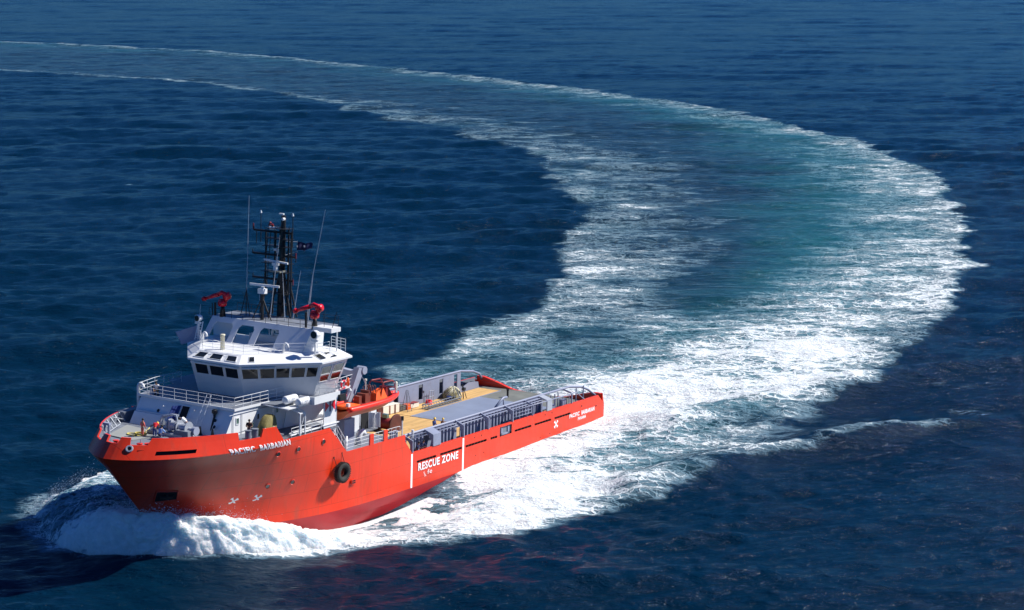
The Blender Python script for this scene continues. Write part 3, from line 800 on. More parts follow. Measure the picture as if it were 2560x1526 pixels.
# bow fairlead with white ring, scupper, overboard holes
m = MB(); p, n, u, v = frame_at(69.6, 6.25)
N = 16
m.loft([[p+n*h+(u*math.cos(2*PI*i/N)*1.0+v*math.sin(2*PI*i/N))*r for i in range(N)] for r, h in ((.34,.0),(.30,.08),(.20,.08),(.17,.0))], 0, cap=False)
m.loft([[p+n*.01+(u*math.cos(2*PI*i/N)+v*math.sin(2*PI*i/N))*r for i in range(N)] for r in (.2, .001)], 1, cap=False)
m.build('bow_fairlead', ['steel', 'rubber'], ship)
def f(m):
    for x, z, w, h in ((46.39,-.07,.62,.42),(1.12,-.16,.42,.2),(4.35,.33,.30,.26)):
        m.box((x-w/2, 8.12, z-h/2), (x+w/2, 8.215, z+h/2), 0); m.box((x-w/2+.05, 8.2, z-h/2+.05), (x+w/2-.05, 8.222, z+h/2-.05), 1)
    m.box((46.39-.3, 8.215, -.09), (46.39+.3, 8.23, -.05), 0)
    for x, z in ((25.9,.55),(24.6,.55),(12.1,.62),(10.7,.62),(25.6,-1.35),(24.1,-1.3),(11.0,-1.6),(13.0,-1.7)): m.lathe([(.07, 8.18), (.07, 8.215)], (x, 0, z), 8, 'Y', 1)
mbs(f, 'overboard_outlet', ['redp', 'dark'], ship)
# white rescue zone stripes
for x0 in (36.97, 27.95):
    m = MB()
    for k in range(8):
        z0, z1 = .86-k*.42, .86-(k+1)*.42
        m.add([(x0-.14, hb(x0-.14, z0)+.012, z0), (x0+.14, hb(x0+.14, z0)+.012, z0), (x0+.14, hb(x0, z1)+.012, z1), (x0-.14, hb(x0, z1)+.012, z1)], [(0,1,2,3)])
    m.build('rescue_zone_stripe', 'whitew', ship)

def hull_text(txt, xl, xr, zl, zr, h, name='lettering', bold=.02, shear=0.0, off=.05, yfix=None):
    cu = bpy.data.curves.new('t', 'FONT'); cu.body = txt; cu.size = 1.0; cu.offset = bold; cu.resolution_u = 3; cu.space_character = 1.12
    ob = bpy.data.objects.new('t', cu); col.objects.link(ob)
    bpy.context.view_layer.update()
    me = bpy.data.meshes.new_from_object(ob.evaluated_get(bpy.context.evaluated_depsgraph_get()))
    bm = bmesh.new(); bm.from_mesh(me)
    bmesh.ops.triangulate(bm, faces=bm.faces); 
    bmesh.ops.subdivide_edges(bm, edges=[e for e in bm.edges if e.calc_length() > .35], cuts=2)
    xs = [v.co.x for v in bm.verts]; ys_ = [v.co.y for v in bm.verts]; a, b = min(xs), max(xs); c, d = min(ys_), max(ys_)
    for v in bm.verts:
        t = (v.co.x-a)/(b-a); w = (v.co.y-c)/(d-c)
        x = xl+(xr-xl)*t; z = zl+(zr-zl)*t+w*h; x -= shear*w*h
        if yfix is None: p, n = on_hull(x, z, off); v.co = p
        else: v.co = Vector((x, yfix, z))
    bm.to_mesh(me); bm.free(); me.materials.clear(); me.materials.append(M['whitew'])
    bpy.data.objects.remove(ob); bpy.data.curves.remove(cu)
    o = bpy.data.objects.new(name, me); col.objects.link(o); o.parent = ship
    return o
for w_ in (hull_text('PACIFIC', 62.5, 59.95, 5.19, 5.15, .53, bold=.035, shear=-.62), hull_text('BARBARIAN', 59.45, 55.75, 5.14, 5.09, .53, bold=.035, shear=-.45)): pass
hull_text('RESCUE ZONE', 35.9, 28.9, -1.03, -1.05, .78, bold=.03)
hull_text('PACIFIC', 7.0, 4.85, -.63, -.62, .46, bold=.03); hull_text('BARBARIAN', 4.40, 1.55, -.62, -.60, .46, bold=.03)
hull_text('PANAMA', 5.15, 3.40, -1.14, -1.12, .36, bold=.022)
hull_text('fe', 34.3, 33.5, -1.62, -1.6, .45, bold=.0)
m = MB()
for k in range(4): m.box((34.45-.0+.1*k, 8.205, -1.75-.0+.14*k-.02), (34.95-.1*(3-k)*.6, 8.216, -1.71+.14*k-.02))
m.build('lettering', 'whitew', ship)
# thruster warning marks: a white four bladed screw
for x, z in ((59.54,.18),(57.37,.15),(9.78,-.78)):
    m = MB(); p, n, u, v = frame_at(x, z)
    for k in range(4):
        t = PI/4+k*PI/2; d = u*math.cos(t)+v*math.sin(t); e = u*-math.sin(t)+v*math.cos(t)
        m.add([p+d*.06-e*.07, p+d*.28-e*.08, p+d*.44-e*.17, p+d*.50, p+d*.44+e*.17, p+d*.28+e*.08, p+d*.06+e*.07], [(0,1,2,3,4,5,6)])
    m.add([p+(u*math.cos(i*PI/4)+v*math.sin(i*PI/4))*.12 for i in range(8)], [tuple(range(8))])
    m.build('thruster_mark', 'whitew', ship)

# ---------------------------------------------------------------- decks
def deck_poly(x0, x1, z, zb, inset=.12, n=24):
    pts = []
    X = np.linspace(x0, x1, n)
    for x in X: pts.append((float(x), max(hb(float(x), zb)-inset, .05)))
    return [(x, y) for x, y in pts] + [(x, -y) for x, y in pts[::-1]]
mbx(lambda m: m.prism(deck_poly(56.4, 69.5, 6.1, 6.3, .2), 'z', 6.0, 6.14), 'forecastle_deck', 'dgrey', ship)
mbx(lambda m: m.prism([(66.6,-3.4),(66.9,-.4),(63.2,.4),(62.6,-4.9)], 'z', 6.15, 6.24), 'hatch_platform', 'deck', ship)
mbx(lambda m: m.prism(deck_poly(48.9, 58.0, 5.6, 5.3, .05), 'z', 5.48, 5.62), 'boat_deck', 'dgrey', ship)
mbx(lambda m: m.prism([(35.3,-8.0),(35.3,3.0),(38.2,3.2),(38.2,8.05),(49.4,8.05),(49.4,-8.0)], 'z', 2.36, 2.5), 'winch_deck', 'dgrey', ship)
mbx(lambda m: m.box((-.2,-8.04,-.20),(38.5,8.04,-.05)), 'main_deck', 'dgrey', ship)
# wooden planking, fore and aft boards with open seams
m = MB(); rr = random.Random(3)
for x0, x1, y0, y1 in ((1.6,19.42,-6.95,-4.0),(19.55,37.2,-6.95,6.95),(6.0,19.42,5.3,6.95)):
    n = int((y1-y0)/.30); w = (y1-y0)/n
    for k in range(n):
        x = x0; ya = y0+k*w
        while x < x1-.1:
            L_ = min(rr.uniform(3.5, 6.5), x1-x); 
            if x1-(x+L_) < .8: L_ = x1-x
            dz = rr.uniform(-.008, .008); m.box((x+.012, ya+.014, -.05), (x+L_-.012, ya+w-.014, .035+dz)); x += L_
tag(m.build('deck_planking', 'wood', ship), kind='stuff')
m = MB()
for x0, x1, y0, y1 in ((6.05,12.7,-3.93,5.2),(12.72,19.4,-3.93,5.2)): 
    mm = MB(); mm.box((x0,y0,-.04),(x1,y1,.05)); mm.build('steel_plate', 'plate', ship)
mm = MB(); mm.box((.2,-3.93,-.04),(6.03,5.2,.045)); mm.box((.2,-6.9,-.04),(1.55,-3.96,.03)); mm.box((.2,5.25,-.04),(5.95,6.9,.03)); mm.build('stern_plate', 'olive', ship)
mm = MB(); mm.box((1.6,-4.0,-.03),(19.6,-3.9,.09)); mm.box((19.42,-4.0,-.03),(19.52,6.9,.075)); mm.build('deck_edging', 'rail', ship)

# ---------------------------------------------------------------- cargo rails
def rail_wall(s):
    """inner crash wall with tall door openings"""
    m = MB(); y0, y1 = s*7.02, s*7.14; zt = 2.4
    doors = [(6.0,6.65,.5,2.25),(8.85,9.6,.5,2.15),(12.85,13.65,.45,2.12),(17.5,18.4,.45,2.15),(27.0,27.8,.1,2.0),(31.0,31.8,.1,2.0)] if s < 0 else [(35.6,36.4,.05,2.25),(31.2,31.9,.1,2.0),(26.9,27.6,.1,1.7),(22.3,22.7,.9,1.3)]
    x = 5.3 if s < 0 else 10.9; xe = 37.0
    for a, b, c, d in sorted(doors):
        if a > x: m.box((x, y0, -.03), (a, y1, zt))
        m.box((a, y0, -.03), (b, y1, c)); m.box((a, y0, d), (b, y1, zt)); x = b
    m.box((x, y0, -.03), (xe, y1, zt))
    return m
rail_wall(-1).build('crash_wall', 'rail', ship); rail_wall(1).build('crash_wall', 'rail', ship)
mbx(lambda m: m.box((5.6,-7.95,-.02),(36.8,-7.9,2.2)), 'passage_lining', 'dgrey', ship)
mbx(lambda m: [m.prism([(5.3,.0),(1.4,.0),(1.6,.72),(2.5,.85),(3.6,.9),(4.6,.6),(5.3,.5)], 'y', -7.12, -7.04)], 'stern_screen', 'rail', ship)
for s in (1, -1):
    pts = [(37.3, 7.05, 2.25), (36.6, 7.09, 2.47), (5.3, 7.09, 2.47), (2.7, 7.09, 2.08), (1.3, 7.15, 1.6), (.5, 7.35, 1.05), (.1, 7.6, .75)]
    m = MB(); m.path([(a, s*b, c) for a, b, c in pts], .13, 8)
    m.build('top_rail', 'rail', ship, smooth=True)
    m = MB()
    for zz_, yy_ in ((2.28, 7.42), (2.10, 7.62)): m.tube((36.3, s*yy_, zz_), (12, s*yy_, zz_), .055)
    m.build('pipe_run', 'rail', ship, smooth=True)
m = MB(); m.tube((18.7, 8.2, 2.1), (5.6, 8.2, 2.05), .06); m.tube((5.6, 8.2, 2.05), (3.7, 8.15, .98), .05)
m.tube((18.6, 8.16, 1.72), (14.8, 8.16, 1.7), .03); m.tube((18.6, 8.16, 1.36), (14.8, 8.16, 1.34), .03)
m.build('outer_rail', 'rail', ship, smooth=True)
BR = [(7.0,2.56),(7.15,2.56),(8.26,2.14),(8.28,.985),(8.02,.985),(8.0,1.62),(7.7,2.02),(7.14,2.25),(7.14,1.2),(7.0,1.2)]
for x, w in ((36.9,.12),(32.75,1.35),(27.92,.14),(23.31,.14),(18.66,.14)):
    for s in (1, -1):
        m = MB(); m.prism([(s*a, b) for a, b in BR], 'x', x-w/2, x+w/2); m.build('rail_bracket', 'rail', ship)
for x, w in ((14.7,.1),(11.3,1.0),(6.55,.1)):
    m = MB(); m.prism([(7.05,2.5),(8.25,2.14),(8.25,2.0),(7.05,2.3)], 'x', x-w/2, x+w/2); m.box((x-w/2, 8.13, .98), (x+w/2, 8.27, 2.05)); m.build('rail_bracket', 'rail' if w < .5 else 'steel', ship)
# stiffeners along the outer face of the port wall
px_ = MB(); px_.prism([(7.15,.0),(7.34,.0),(7.34,2.0),(7.2,2.25),(7.15,2.25)], 'x', -.11, .11); rib_me = px_.mesh('stiffener', 'rail')
for k, x in enumerate(np.arange(11.6, 36.6, .62)):
    if any(a-.15 < x < b+.15 for a, b in ((35.6,36.4),(31.2,31.9),(26.9,27.6),(32.1,33.4))): continue
    o = bpy.data.objects.new('stiffener', rib_me); o.location = (float(x), 0, 0); col.objects.link(o); o.parent = ship
m = MB()
for x in np.arange(1.2, 18.6, 1.45):
    m.tube((x, 8.12, .98 if x > 3.7 else .9), (x, 8.12, 2.05 if x > 5.6 else 1.0), .04)
for x in (2.4, 4.0, 7.9, 8.6, 9.4, 10.1): m.tube((x, 7.25, 0), (x, 7.25, 2.2), .07)
m.box((6.9,7.3,.0),(7.7,7.8,1.5)); m.box((9.0,7.2,0),(9.9,7.6,1.2)); m.tube((16.5,7.4,.2),(17.9,8.0,1.9), .04); m.tube((16.5,7.6,1.2),(15.2,8.0,1.7), .03)
for q_ in m.pieces(): q_.build('rail_post', 'rail', ship)
mbs(lambda m: [m.lathe([(.24,0),(.24,.55),(.30,.58),(.30,.68),(.1,.7)], (x, y, 0), 12) for x, y in ((1.9,-7.6),(2.7,-7.6),(5.6,-7.6),(2.0,7.7),(2.9,7.7),(5.4,7.6))], 'stern_bollard', 'black', ship)
m = MB(); m.lathe([(.12,.04),(.12,.8),(.17,.85),(.17,.95)], (4.25,-1.4,0), 10); m.build('guide_pin', 'black', ship)
m = MB(); m.path([(20.2,7.0,2.55),(18.9,7.0,3.25),(18.6,7.0,3.33),(18.0,7.0,3.3)], .13, 8); m.tube((18.6,7.0,2.5),(18.65,7.0,3.25), .07); m.build('derrick_post', 'rail', ship, smooth=True)
# safety line across the open stern
m = MB()
for y in (-5.69, -3.34, -.87, 1.56, 4.0): m.tube((.15, y, ztr(y)-.02), (.15, y, .86), .025)
for z0 in (.82, .5): m.path([(.15, y, z0-.05*math.sin(i*1.3)**2) for i, y in enumerate(np.linspace(-7.2, 7.2, 25))], .012, 4)
m.build('stern_chain_fence', 'dgrey', ship)

# ---------------------------------------------------------------- deckhouse
def ring_loft(rings, name, mats, parent, mi=None): 
    m = MB(); m.loft(rings, mi); return m.build(name, mats, parent)
house = ring_loft([[(61.3,-5.7,5.9),(61.3,5.05,5.9),(48.6,5.05,5.55),(48.6,-5.7,5.55)], [(59.8,-5.7,8.36),(59.8,5.05,8.36),(44.0,5.05,8.36),(44.0,-5.7,8.36)]], 'deckhouse', 'white', ship)
m = MB(); m.loft([[(61.6,-5.5,6.14),(61.6,-2.3,6.14),(60.9,-2.3,6.14),(60.9,-5.5,6.14)],[(60.95,-5.5,7.15),(60.95,-2.3,7.15),(60.4,-2.3,7.15),(60.4,-5.5,7.15)]])
m.build('lower_casing', 'white', house)
mbx(lambda m: m.box((37.8,-2.5,2.5),(48.6,2.5,5.5)), 'aft_casing', 'white', house)
mbs(lambda m: [m.box((48.6,-8.0,2.5),(49.2,7.6,5.5)), m.box((44.0,-5.7,5.4),(48.6,5.05,5.56))], 'aft_bulkhead', 'white', house)
mbx(lambda m: [m.loft([[(41.2,-4.5,5.5),(41.2,2.4,5.5),(44.4,2.4,5.5),(44.4,-4.5,5.5)],[(40.6,-4.5,7.9),(40.6,2.0,7.9),(44.0,2.0,7.9),(44.0,-4.5,7.9)]])], 'funnel_casing', 'white', house)
# bridge deck with its wings
mbx(lambda m: m.prism([(59.95,-5.85),(59.95,5.1),(56.4,5.2),(55.9,6.9),(55.2,7.2),(53.6,7.2),(53.2,8.8),(49.6,8.8),(48.7,7.7),(47.6,6.8),(44.3,6.4),(44.2,-8.3),(53.2,-8.3),(54.5,-6.6),(57.0,-6.6)], 'z', 8.365, 8.5), 'bridge_deck', ['dgrey'], ship)
mbx(lambda m: [m.prism([(59.98,-5.9),(59.98,5.16),(59.9,5.16),(59.9,-5.9)], 'z', 8.33, 8.55), m.prism([(59.98,5.1),(53.5,5.2),(53.5,5.28),(59.98,5.18)], 'z', 8.33, 8.55)], 'deck_edge_trim', 'white', ship)
mbs(lambda m: [m.box((49.6,8.78,8.36),(53.4,8.86,9.05)), m.prism([(53.4,8.86),(53.32,8.8),(53.5,7.3),(53.6,7.3)], 'z', 8.36, 9.05), m.prism([(49.6,8.86),(48.68,7.76),(47.55,6.86),(44.3,6.46),(44.3,6.40),(47.6,6.8),(48.7,7.7),(49.6,8.78)], 'z', 8.36, 8.56)], 'wing_screen', 'white', ship)

def pane(m, P, t0=.0, fw=.07, gl=1, off=None):
    """a framed pane in the quad P (bottom-left, bottom-right, top-right, top-left)"""
    P = [Vector(p) for p in P]; n = (P[1]-P[0]).cross(P[3]-P[0]).normalized()
    if off is not None and n.dot(off) < 0: n = -n
    c = sum(P, Vector())/4
    I = [p+(c-p).normalized()*fw*1.6 for p in P]
    m.add([p+n*.005 for p in P]+[p+n*.045 for p in P]+[p+n*.045 for p in I]+[p+n*.012 for p in I],
          [(0,1,5,4),(1,2,6,5),(2,3,7,6),(3,0,4,7),(4,5,9,8),(5,6,10,9),(6,7,11,10),(7,4,8,11),(8,9,13,12),(9,10,14,13),(10,11,15,14),(11,8,12,15)], 0)
    m.add([p+n*.012 for p in I], [(0,1,2,3)], gl)
def window(P, name, parent, mats=('white','glass'), fw=.07, off=None):
    m = MB(); pane(m, P, fw=fw, off=off); return m.build(name, list(mats), parent)
# lower house windows, door and fittings
OUT = Vector((.2, 1, 0)); FR = Vector((1, 0, 0))
for x, z, w, h in ((59.45,7.08,.42,.62),(56.6,7.05,.38,.60),(53.9,7.2,.38,.62),(51.9,7.2,.38,.6)):
    window([(x+w/2,5.06,z),(x-w/2,5.06,z),(x-w/2,5.06,z+h),(x+w/2,5.06,z+h)], 'window', house, ('white','glassg' if x > 58 or 53 < x < 55 else 'glass'), .05, OUT)
def fx(z): return 61.3-(z-5.9)*1.5/2.46+.01
def fq(y0, y1, z0, z1): return [(fx(z0), y0, z0), (fx(z0), y1, z0), (fx(z1), y1, z1), (fx(z1), y0, z1)]
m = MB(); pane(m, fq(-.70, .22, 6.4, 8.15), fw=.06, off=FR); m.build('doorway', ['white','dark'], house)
m = MB(); m.hexa([(fx(6.5)+.1,-.8,6.5),(fx(6.5)+.75,-1.25,6.5),(fx(6.5)+.72,-1.3,6.5),(fx(6.5)+.05,-.85,6.5),(fx(8.1)+.1,-.8,8.1),(fx(8.1)+.75,-1.25,8.1),(fx(8.1)+.72,-1.3,8.1),(fx(8.1)+.05,-.85,8.1)]); m.build('door', 'blueden', house)
def disc(m, c, n, r, th=.05, mi=0, N=16, mi2=None):
    c = Vector(c); n = Vector(n).normalized(); m.tube(c, c+n*th, r, n=N, mi=mi); 
    if mi2 is not None: m.tube(c+n*th, c+n*(th+.01), r*.78, n=N, mi=mi2)
for y, z, xx in ((-3.15,7.37,0),(-4.95,6.85,.75),(-3.9,6.8,.75),(3.4,7.35,.0),(3.7,6.9,.75)):
    m = MB(); disc(m, (fx(z)+xx*.3-.03, y, z), (1,0,.6), .21, .06, 0, 16, 1); m.build('porthole', ['white','glass'], house)
m = MB(); m.box((60.75,-5.4,7.2),(60.82,1.0,7.25)); m.box((60.5,.5,6.9),(60.6,.8,6.95)); m.tube((60.1,.75,7.95),(60.5,1.05,7.95),.05); m.tube((60.3,-2.6,7.9),(60.55,-2.5,7.9),.06); m.tube((60.2,3.0,7.8),(60.5,3.1,7.8),.06); m.build('bracket_lamp', 'white', house)
# vertical ladder up the front
m = MB()
for y in (1.55, 2.05): m.tube((fx(6.1)+.12, y, 6.1), (fx(8.5)+.08, y+.35, 9.4), .03)
for k in range(11): z = 6.25+k*.24; t = (z-6.1)/3.3; m.tube((fx(z)+.1, 1.55+.35*t, z), (fx(z)+.1, 2.05+.35*t, z), .018)
m.build('ladder', 'white', ship)
m = MB(); m.tube((61.0,3.25,6.1),(60.2,3.2,8.0),.10); m.lathe([(.1,0),(.26,.1),(.26,.35),(.1,.45)], (60.3,3.2,7.9), 12); m.tube((61.4,2.5,6.1),(61.4,2.5,6.9),.18,.06); m.tube((61.4,3.9,6.1),(61.4,3.9,6.9),.18,.06)
m.build('swivel_lamp_post', 'black', ship)
# pipes and rails down the port side of the house
m = MB()
for x in (60.1, 58.9): m.tube((x,5.12,5.7),(x,5.12,8.0),.03)
m.tube((60.6,5.1,8.03),(53.5,5.1,8.03),.035); m.tube((59.2,5.1,6.4),(56,5.1,6.45),.02)
m.build('grab_rail', 'steel', house)
m = MB(); m.box((57.35,5.1,6.65),(57.6,5.2,6.9)); m.tube((57.5,5.15,6.65),(57.6,5.3,6.35),.04); m.build('hose_reel', 'glassg', house)

# ---------------------------------------------------------------- wheelhouse
B_ = [(55.5,-2.7),(55.55,2.65),(50.6,6.65),(47.4,6.65),(47.4,-5.6),(50.6,-5.6)]
T_ = [(57.3,-2.15),(57.2,3.40),(51.55,8.15),(47.5,8.15),(47.5,-7.0),(51.55,-7.0)]
zb_, zt_ = 8.5, 11.72
def WP(i, t, z, off=0):
    k = (z-zb_)/(zt_-zb_); j = (i+1) % 6
    a = Vector(B_[i]).lerp(Vector(T_[i]), k); b = Vector(B_[j]).lerp(Vector(T_[j]), k); p = a.lerp(b, t); return Vector((p.x, p.y, z))
def wring(k):
    z = zb_+(zt_-zb_)*k; return [tuple(WP(i, t, z)) for i in range(6) for t in np.linspace(0, 1, 13)[:-1]]
wh = ring_loft([wring(k) for k in np.linspace(0, 1, 9)], 'wheelhouse', 'white', ship)
def wwin(i, t0, t1, z0=10.42, z1=11.45, mats=('white','glass'), fw=.045):
    P = [WP(i, t0, z0), WP(i, t1, z0), WP(i, t1, z1), WP(i, t0, z1)]
    c = {0: Vector((1,0,0)), 1: Vector((.7,.7,0)), 2: Vector((0,1,0)), 5: Vector((.7,-.7,0)), 4: Vector((0,-1,0)), 3: Vector((-1,0,0))}[i]
    return window(P, 'window', wh, mats, fw, c)
for t0, t1 in ((.07,.34),(.37,.66),(.69,.96)): wwin(0, t0, t1)
for a, b in ((56.42,55.28),(55.2,54.16),(54.1,53.12),(53.05,52.05),(51.98,51.2)): wwin(1, (56.5-a)/5.43, (56.5-b)/5.43)
for t0, t1 in ((.06,.45),(.52,.93)):
    wwin(2, t0, t1, 10.55, 11.36, ('white','glassg')); wwin(2, t0, t1, 9.82, 10.5, ('white','glass'))
for t0, t1 in ((.05,.22),(.24,.41),(.43,.60),(.62,.79),(.81,.96)): wwin(5, t0, t1)
for t0, t1 in ((.08,.47),(.53,.93)): wwin(4, t0, t1, 10.3, 11.4)
for t0, t1 in ((.05,.3),(.36,.64),(.7,.95)): wwin(3, t0, t1)
# hoods over the front windows
for i, t0, t1 in ((0,.03,.35),(0,.36,.675),(0,.685,.985),(1,.02,.215),(1,.225,.435)):
    m = MB(); n = Vector((1,0,0)) if i == 0 else Vector((.67,.74,0)); a, b = WP(i, t0, 11.5), WP(i, t1, 11.5)
    m.hexa([a, b, b+n*.28, a+n*.28, a+Vector((0,0,.09)), b+Vector((0,0,.09)), b+n*.28+Vector((0,0,.09)), a+n*.28+Vector((0,0,.09))]); m.build('window_hood', 'white', wh)
# chamfered roof edge
E_ = [(57.5,-2.3),(57.4,3.5),(51.7,8.4),(47.2,8.4),(47.2,-7.3),(51.7,-7.3)]
R_ = [(56.25,-2.0),(56.1,2.75),(51.45,6.65),(47.6,6.9),(47.6,-5.9),(51.45,-5.7)]
roof = ring_loft([[(x,y,11.73) for x,y in E_],[(x,y,11.9) for x,y in E_],[(x,y,12.5) for x,y in R_]], 'roof', 'white', wh)
def rq(i, t0, t1, s0=.18, s1=.78):
    j = (i+1) % 6; out = []
    for t, s in ((t0,s0),(t1,s0),(t1,s1),(t0,s1)):
        a = Vector(E_[i]).lerp(Vector(E_[j]), t); b = Vector(R_[i]).lerp(Vector(R_[j]), t); p = a.lerp(b, s); out.append((p.x, p.y, 11.9+.6*s+.004))
    return out
UP = Vector((0,0,1))
for i, t0, t1 in ((0,.07,.29),(0,.37,.63),(0,.71,.93),(1,.11,.19),(2,.03,.27),(2,.38,.62)): 
    window(rq(i, t0, t1), 'skylight', wh, ('white','glass'), .05, UP)

# ---------------------------------------------------------------- monkey island and its screen
def slab_x(z): return 51.75-(z-12.5)*1.55/1.98
def SQ(m, y0, y1, z0, z1, th=.12):
    if y1 <= y0 or z1 <= z0: return
    m.hexa([(slab_x(z0)-th,y0,z0),(slab_x(z0),y0,z0),(slab_x(z0),y1,z0),(slab_x(z0)-th,y1,z0),(slab_x(z1)-th,y0,z1),(slab_x(z1),y0,z1),(slab_x(z1),y1,z1),(slab_x(z1)-th,y1,z1)])
m = MB(); HO = [(-4.95,-2.65),(-2.0,-.15),(.55,2.72)]; y = -5.55
for a, b in HO:
    SQ(m, y, a, 12.5, 14.48); SQ(m, a, b, 14.03, 14.48)
    for z_, dd in ((13.93,.18),(13.82,.10)):          # rounded top corners
        SQ(m, a, a+dd, z_-.0, z_+.10); SQ(m, b-dd, b, z_, z_+.10)
    y = b
SQ(m, y, 6.15, 12.5, 14.48)
screen = m.build('screen_wall', 'white', ship)
mbx(lambda m: m.box((46.4,-5.85,14.34),(50.2,6.15,14.44)), 'monkey_island', ['dgrey'], ship)
mbx(lambda m: m.box((48.9,6.2,14.35),(50.3,8.3,14.75)), 'wing_box', 'white', ship)
mbs(lambda m: [m.prism([(51.75,12.5),(50.2,14.3),(48.5,14.3),(48.7,12.5)], 'y', 6.05, 6.15), m.box((48.6,5.0,12.5),(48.7,6.0,14.3)), m.box((49.3,-6.1,12.5),(49.4,-3.5,14.3)), m.box((49.4,-3.9,12.5),(49.8,-3.4,13.0))], 'side_screen', 'white', ship)
mbs(lambda m: [m.box((48.9,-1.9,12.5),(49.3,2.6,13.1)), m.box((49.0,.6,13.1),(49.2,2.4,13.3)), m.tube((49.2,.4,12.5),(49.4,.5,14.3),.04), m.tube((48.9,7.9,12.5),(48.9,7.9,14.3),.06)], 'roof_locker', 'white', ship)
# portside floodlight tower, starboard floodlight tower
def flood(x, y, z, r, zb):
    m = MB(); m.tube((x,y,zb),(x,y,z-r),.05); m.tube((x-.15,y,zb),(x-.15,y,z-r),.04); m.tube((x-.35,y,z),(x+.15,y,z),r*.8,r); m.tube((x+.15,y,z),(x+.2,y,z),r,r*.9)
    m.tube((x+.2,y,z),(x+.215,y,z),r*.8,mi=1,n=14); m.box((x-.1,y-r*.9,z-r-.2),(x+.1,y+r*.9,z-r)); return m.build('searchlight', ['white','glass'], ship)
flood(51.6,7.45,14.3,.42,12.5); flood(52.2,-5.6,14.45,.34,12.4)
m = MB()
for y in (-5.9,-5.35): m.tube((52.3,y,12.4),(51.8,y,14.1),.05)
for k in range(7): m.tube((52.25-.07*k,-5.9,12.6+.23*k),(52.25-.07*k,-5.35,12.6+.23*k),.025)
m.build('ladder', 'white', ship)
mbx(lambda m: m.hexa([(53.0,-6.95,11.95),(53.0,-6.85,11.95),(51.5,-6.15,12.3),(51.5,-6.25,12.3),(53.3,-7.4,13.1),(53.3,-7.3,13.1),(51.5,-6.25,13.6),(51.5,-6.35,13.6)]), 'wind_deflector', 'grey', ship)
# gooseneck vents and a cream exhaust pipe on the roof
def goose(x, y, z, h, r, name='gooseneck_vent', mt='white'):
    m = MB(); pts = [(x,y,z),(x,y,z+h)] + [(x+.0, y+r*2*(1-math.cos(t)), z+h+r*2*math.sin(t)) for t in np.linspace(.3, PI, 6)] + [(x, y+4*r, z+h-.12)]
    m.path(pts, r, 8); return m.build(name, mt, ship, smooth=True)
goose(59.7,-6.15,6.2,2.9,.15); goose(53.4,-4.0,12.5,.75,.11); goose(52.6,4.7,12.5,.6,.12); goose(49.4,.9,13.1,.5,.13); goose(49.3,2.0,13.0,.5,.09)
mbx(lambda m: m.lathe([(.20,0),(.20,1.25),(.24,1.27),(.24,1.4),(.12,1.4)], (55.0,-.35,12.5), 14), 'exhaust_pipe', 'tan', ship, True)

# ---------------------------------------------------------------- railings
post_me = {}
def post_mesh(h, r, mt):
    k = (round(h, 2), r, mt)
    if k not in post_me:
        m = MB(); m.tube((0,0,0),(0,0,h),r,n=6); post_me[k] = m.mesh('post', mt)
    return post_me[k]
def railing(pts, h=1.0, bars=3, step=1.15, mt='white', r=.024, parent=None, base=True):
    m = MB(); P = [Vector(p) for p in pts]
    for b in range(bars):
        zo = Vector((0,0,h*(b+1)/bars))
        for a, c in zip(P[:-1], P[1:]): m.tube(a+zo, c+zo, r if b == bars-1 else r*.8, n=6)
    o = m.build('railing', mt, parent or ship)
    pm = post_mesh(h, r, mt)
    for a, c in zip(P[:-1], P[1:]):
        n = max(1, round((c-a).length/step))
        for k in range(n): 
            q = bpy.data.objects.new('post', pm); q.location = a.lerp(c, k/n); col.objects.link(q); q.parent = o
    q = bpy.data.objects.new('post', pm); q.location = P[-1]; col.objects.link(q); q.parent = o
    return o
railing([(59.9,-5.85,8.5),(59.9,5.1,8.5)], 1.0, 3, 1.35)
railing([(59.9,5.1,8.5),(53.0,5.2,8.5),(50.2,7.0,8.5),(49.6,8.7,8.6)], 1.0, 3, 1.25)
railing([(49.6,8.7,8.5),(48.6,7.6,8.5),(47.5,6.75,8.5),(44.35,6.35,8.5)], 1.0, 3, 1.1)
railing([(59.9,-5.85,8.5),(57.1,-6.5,8.5),(53.3,-6.6,8.5)], 1.0, 3, 1.2)
railing([(55.9,-1.9,12.5),(55.8,2.7,12.5),(51.6,6.3,12.5),(50.9,7.2,12.45),(49.2,7.3,12.45)], .9, 3, 1.3, r=.018)
railing([(55.9,-1.9,12.5),(52.4,-5.2,12.5)], .9, 3, 1.2, r=.018)
railing([(48.0,6.6,12.5),(48.0,8.2,12.4)], 1.1, 4, .5)
railing([(55.7,8.1,5.66),(49.9,8.1,5.66)], .85, 3, 1.45)
railing([(47.5,8.1,2.95),(43.95,8.1,2.92)], 1.0, 3, 1.15)
railing([(43.28,8.1,2.92),(41.68,8.1,2.92)], 1.0, 3, .8)
railing([(41.04,8.1,2.92),(39.6,8.1,2.92)], 1.0, 3, .75)
railing([(39.6,8.1,2.92),(38.2,7.6,2.7)], 1.0, 2, 1.3)
railing([(50.3,-5.85,14.45),(50.3,6.1,14.45)], .75, 2, 1.3, 'black', .022)
railing([(46.3,-5.8,14.45),(46.3,6.1,14.45)], .75, 2, 1.6, 'black', .022)
railing([(36.0,3.1,2.5),(35.5,-4,2.5)], 1.0, 3, 1.3)
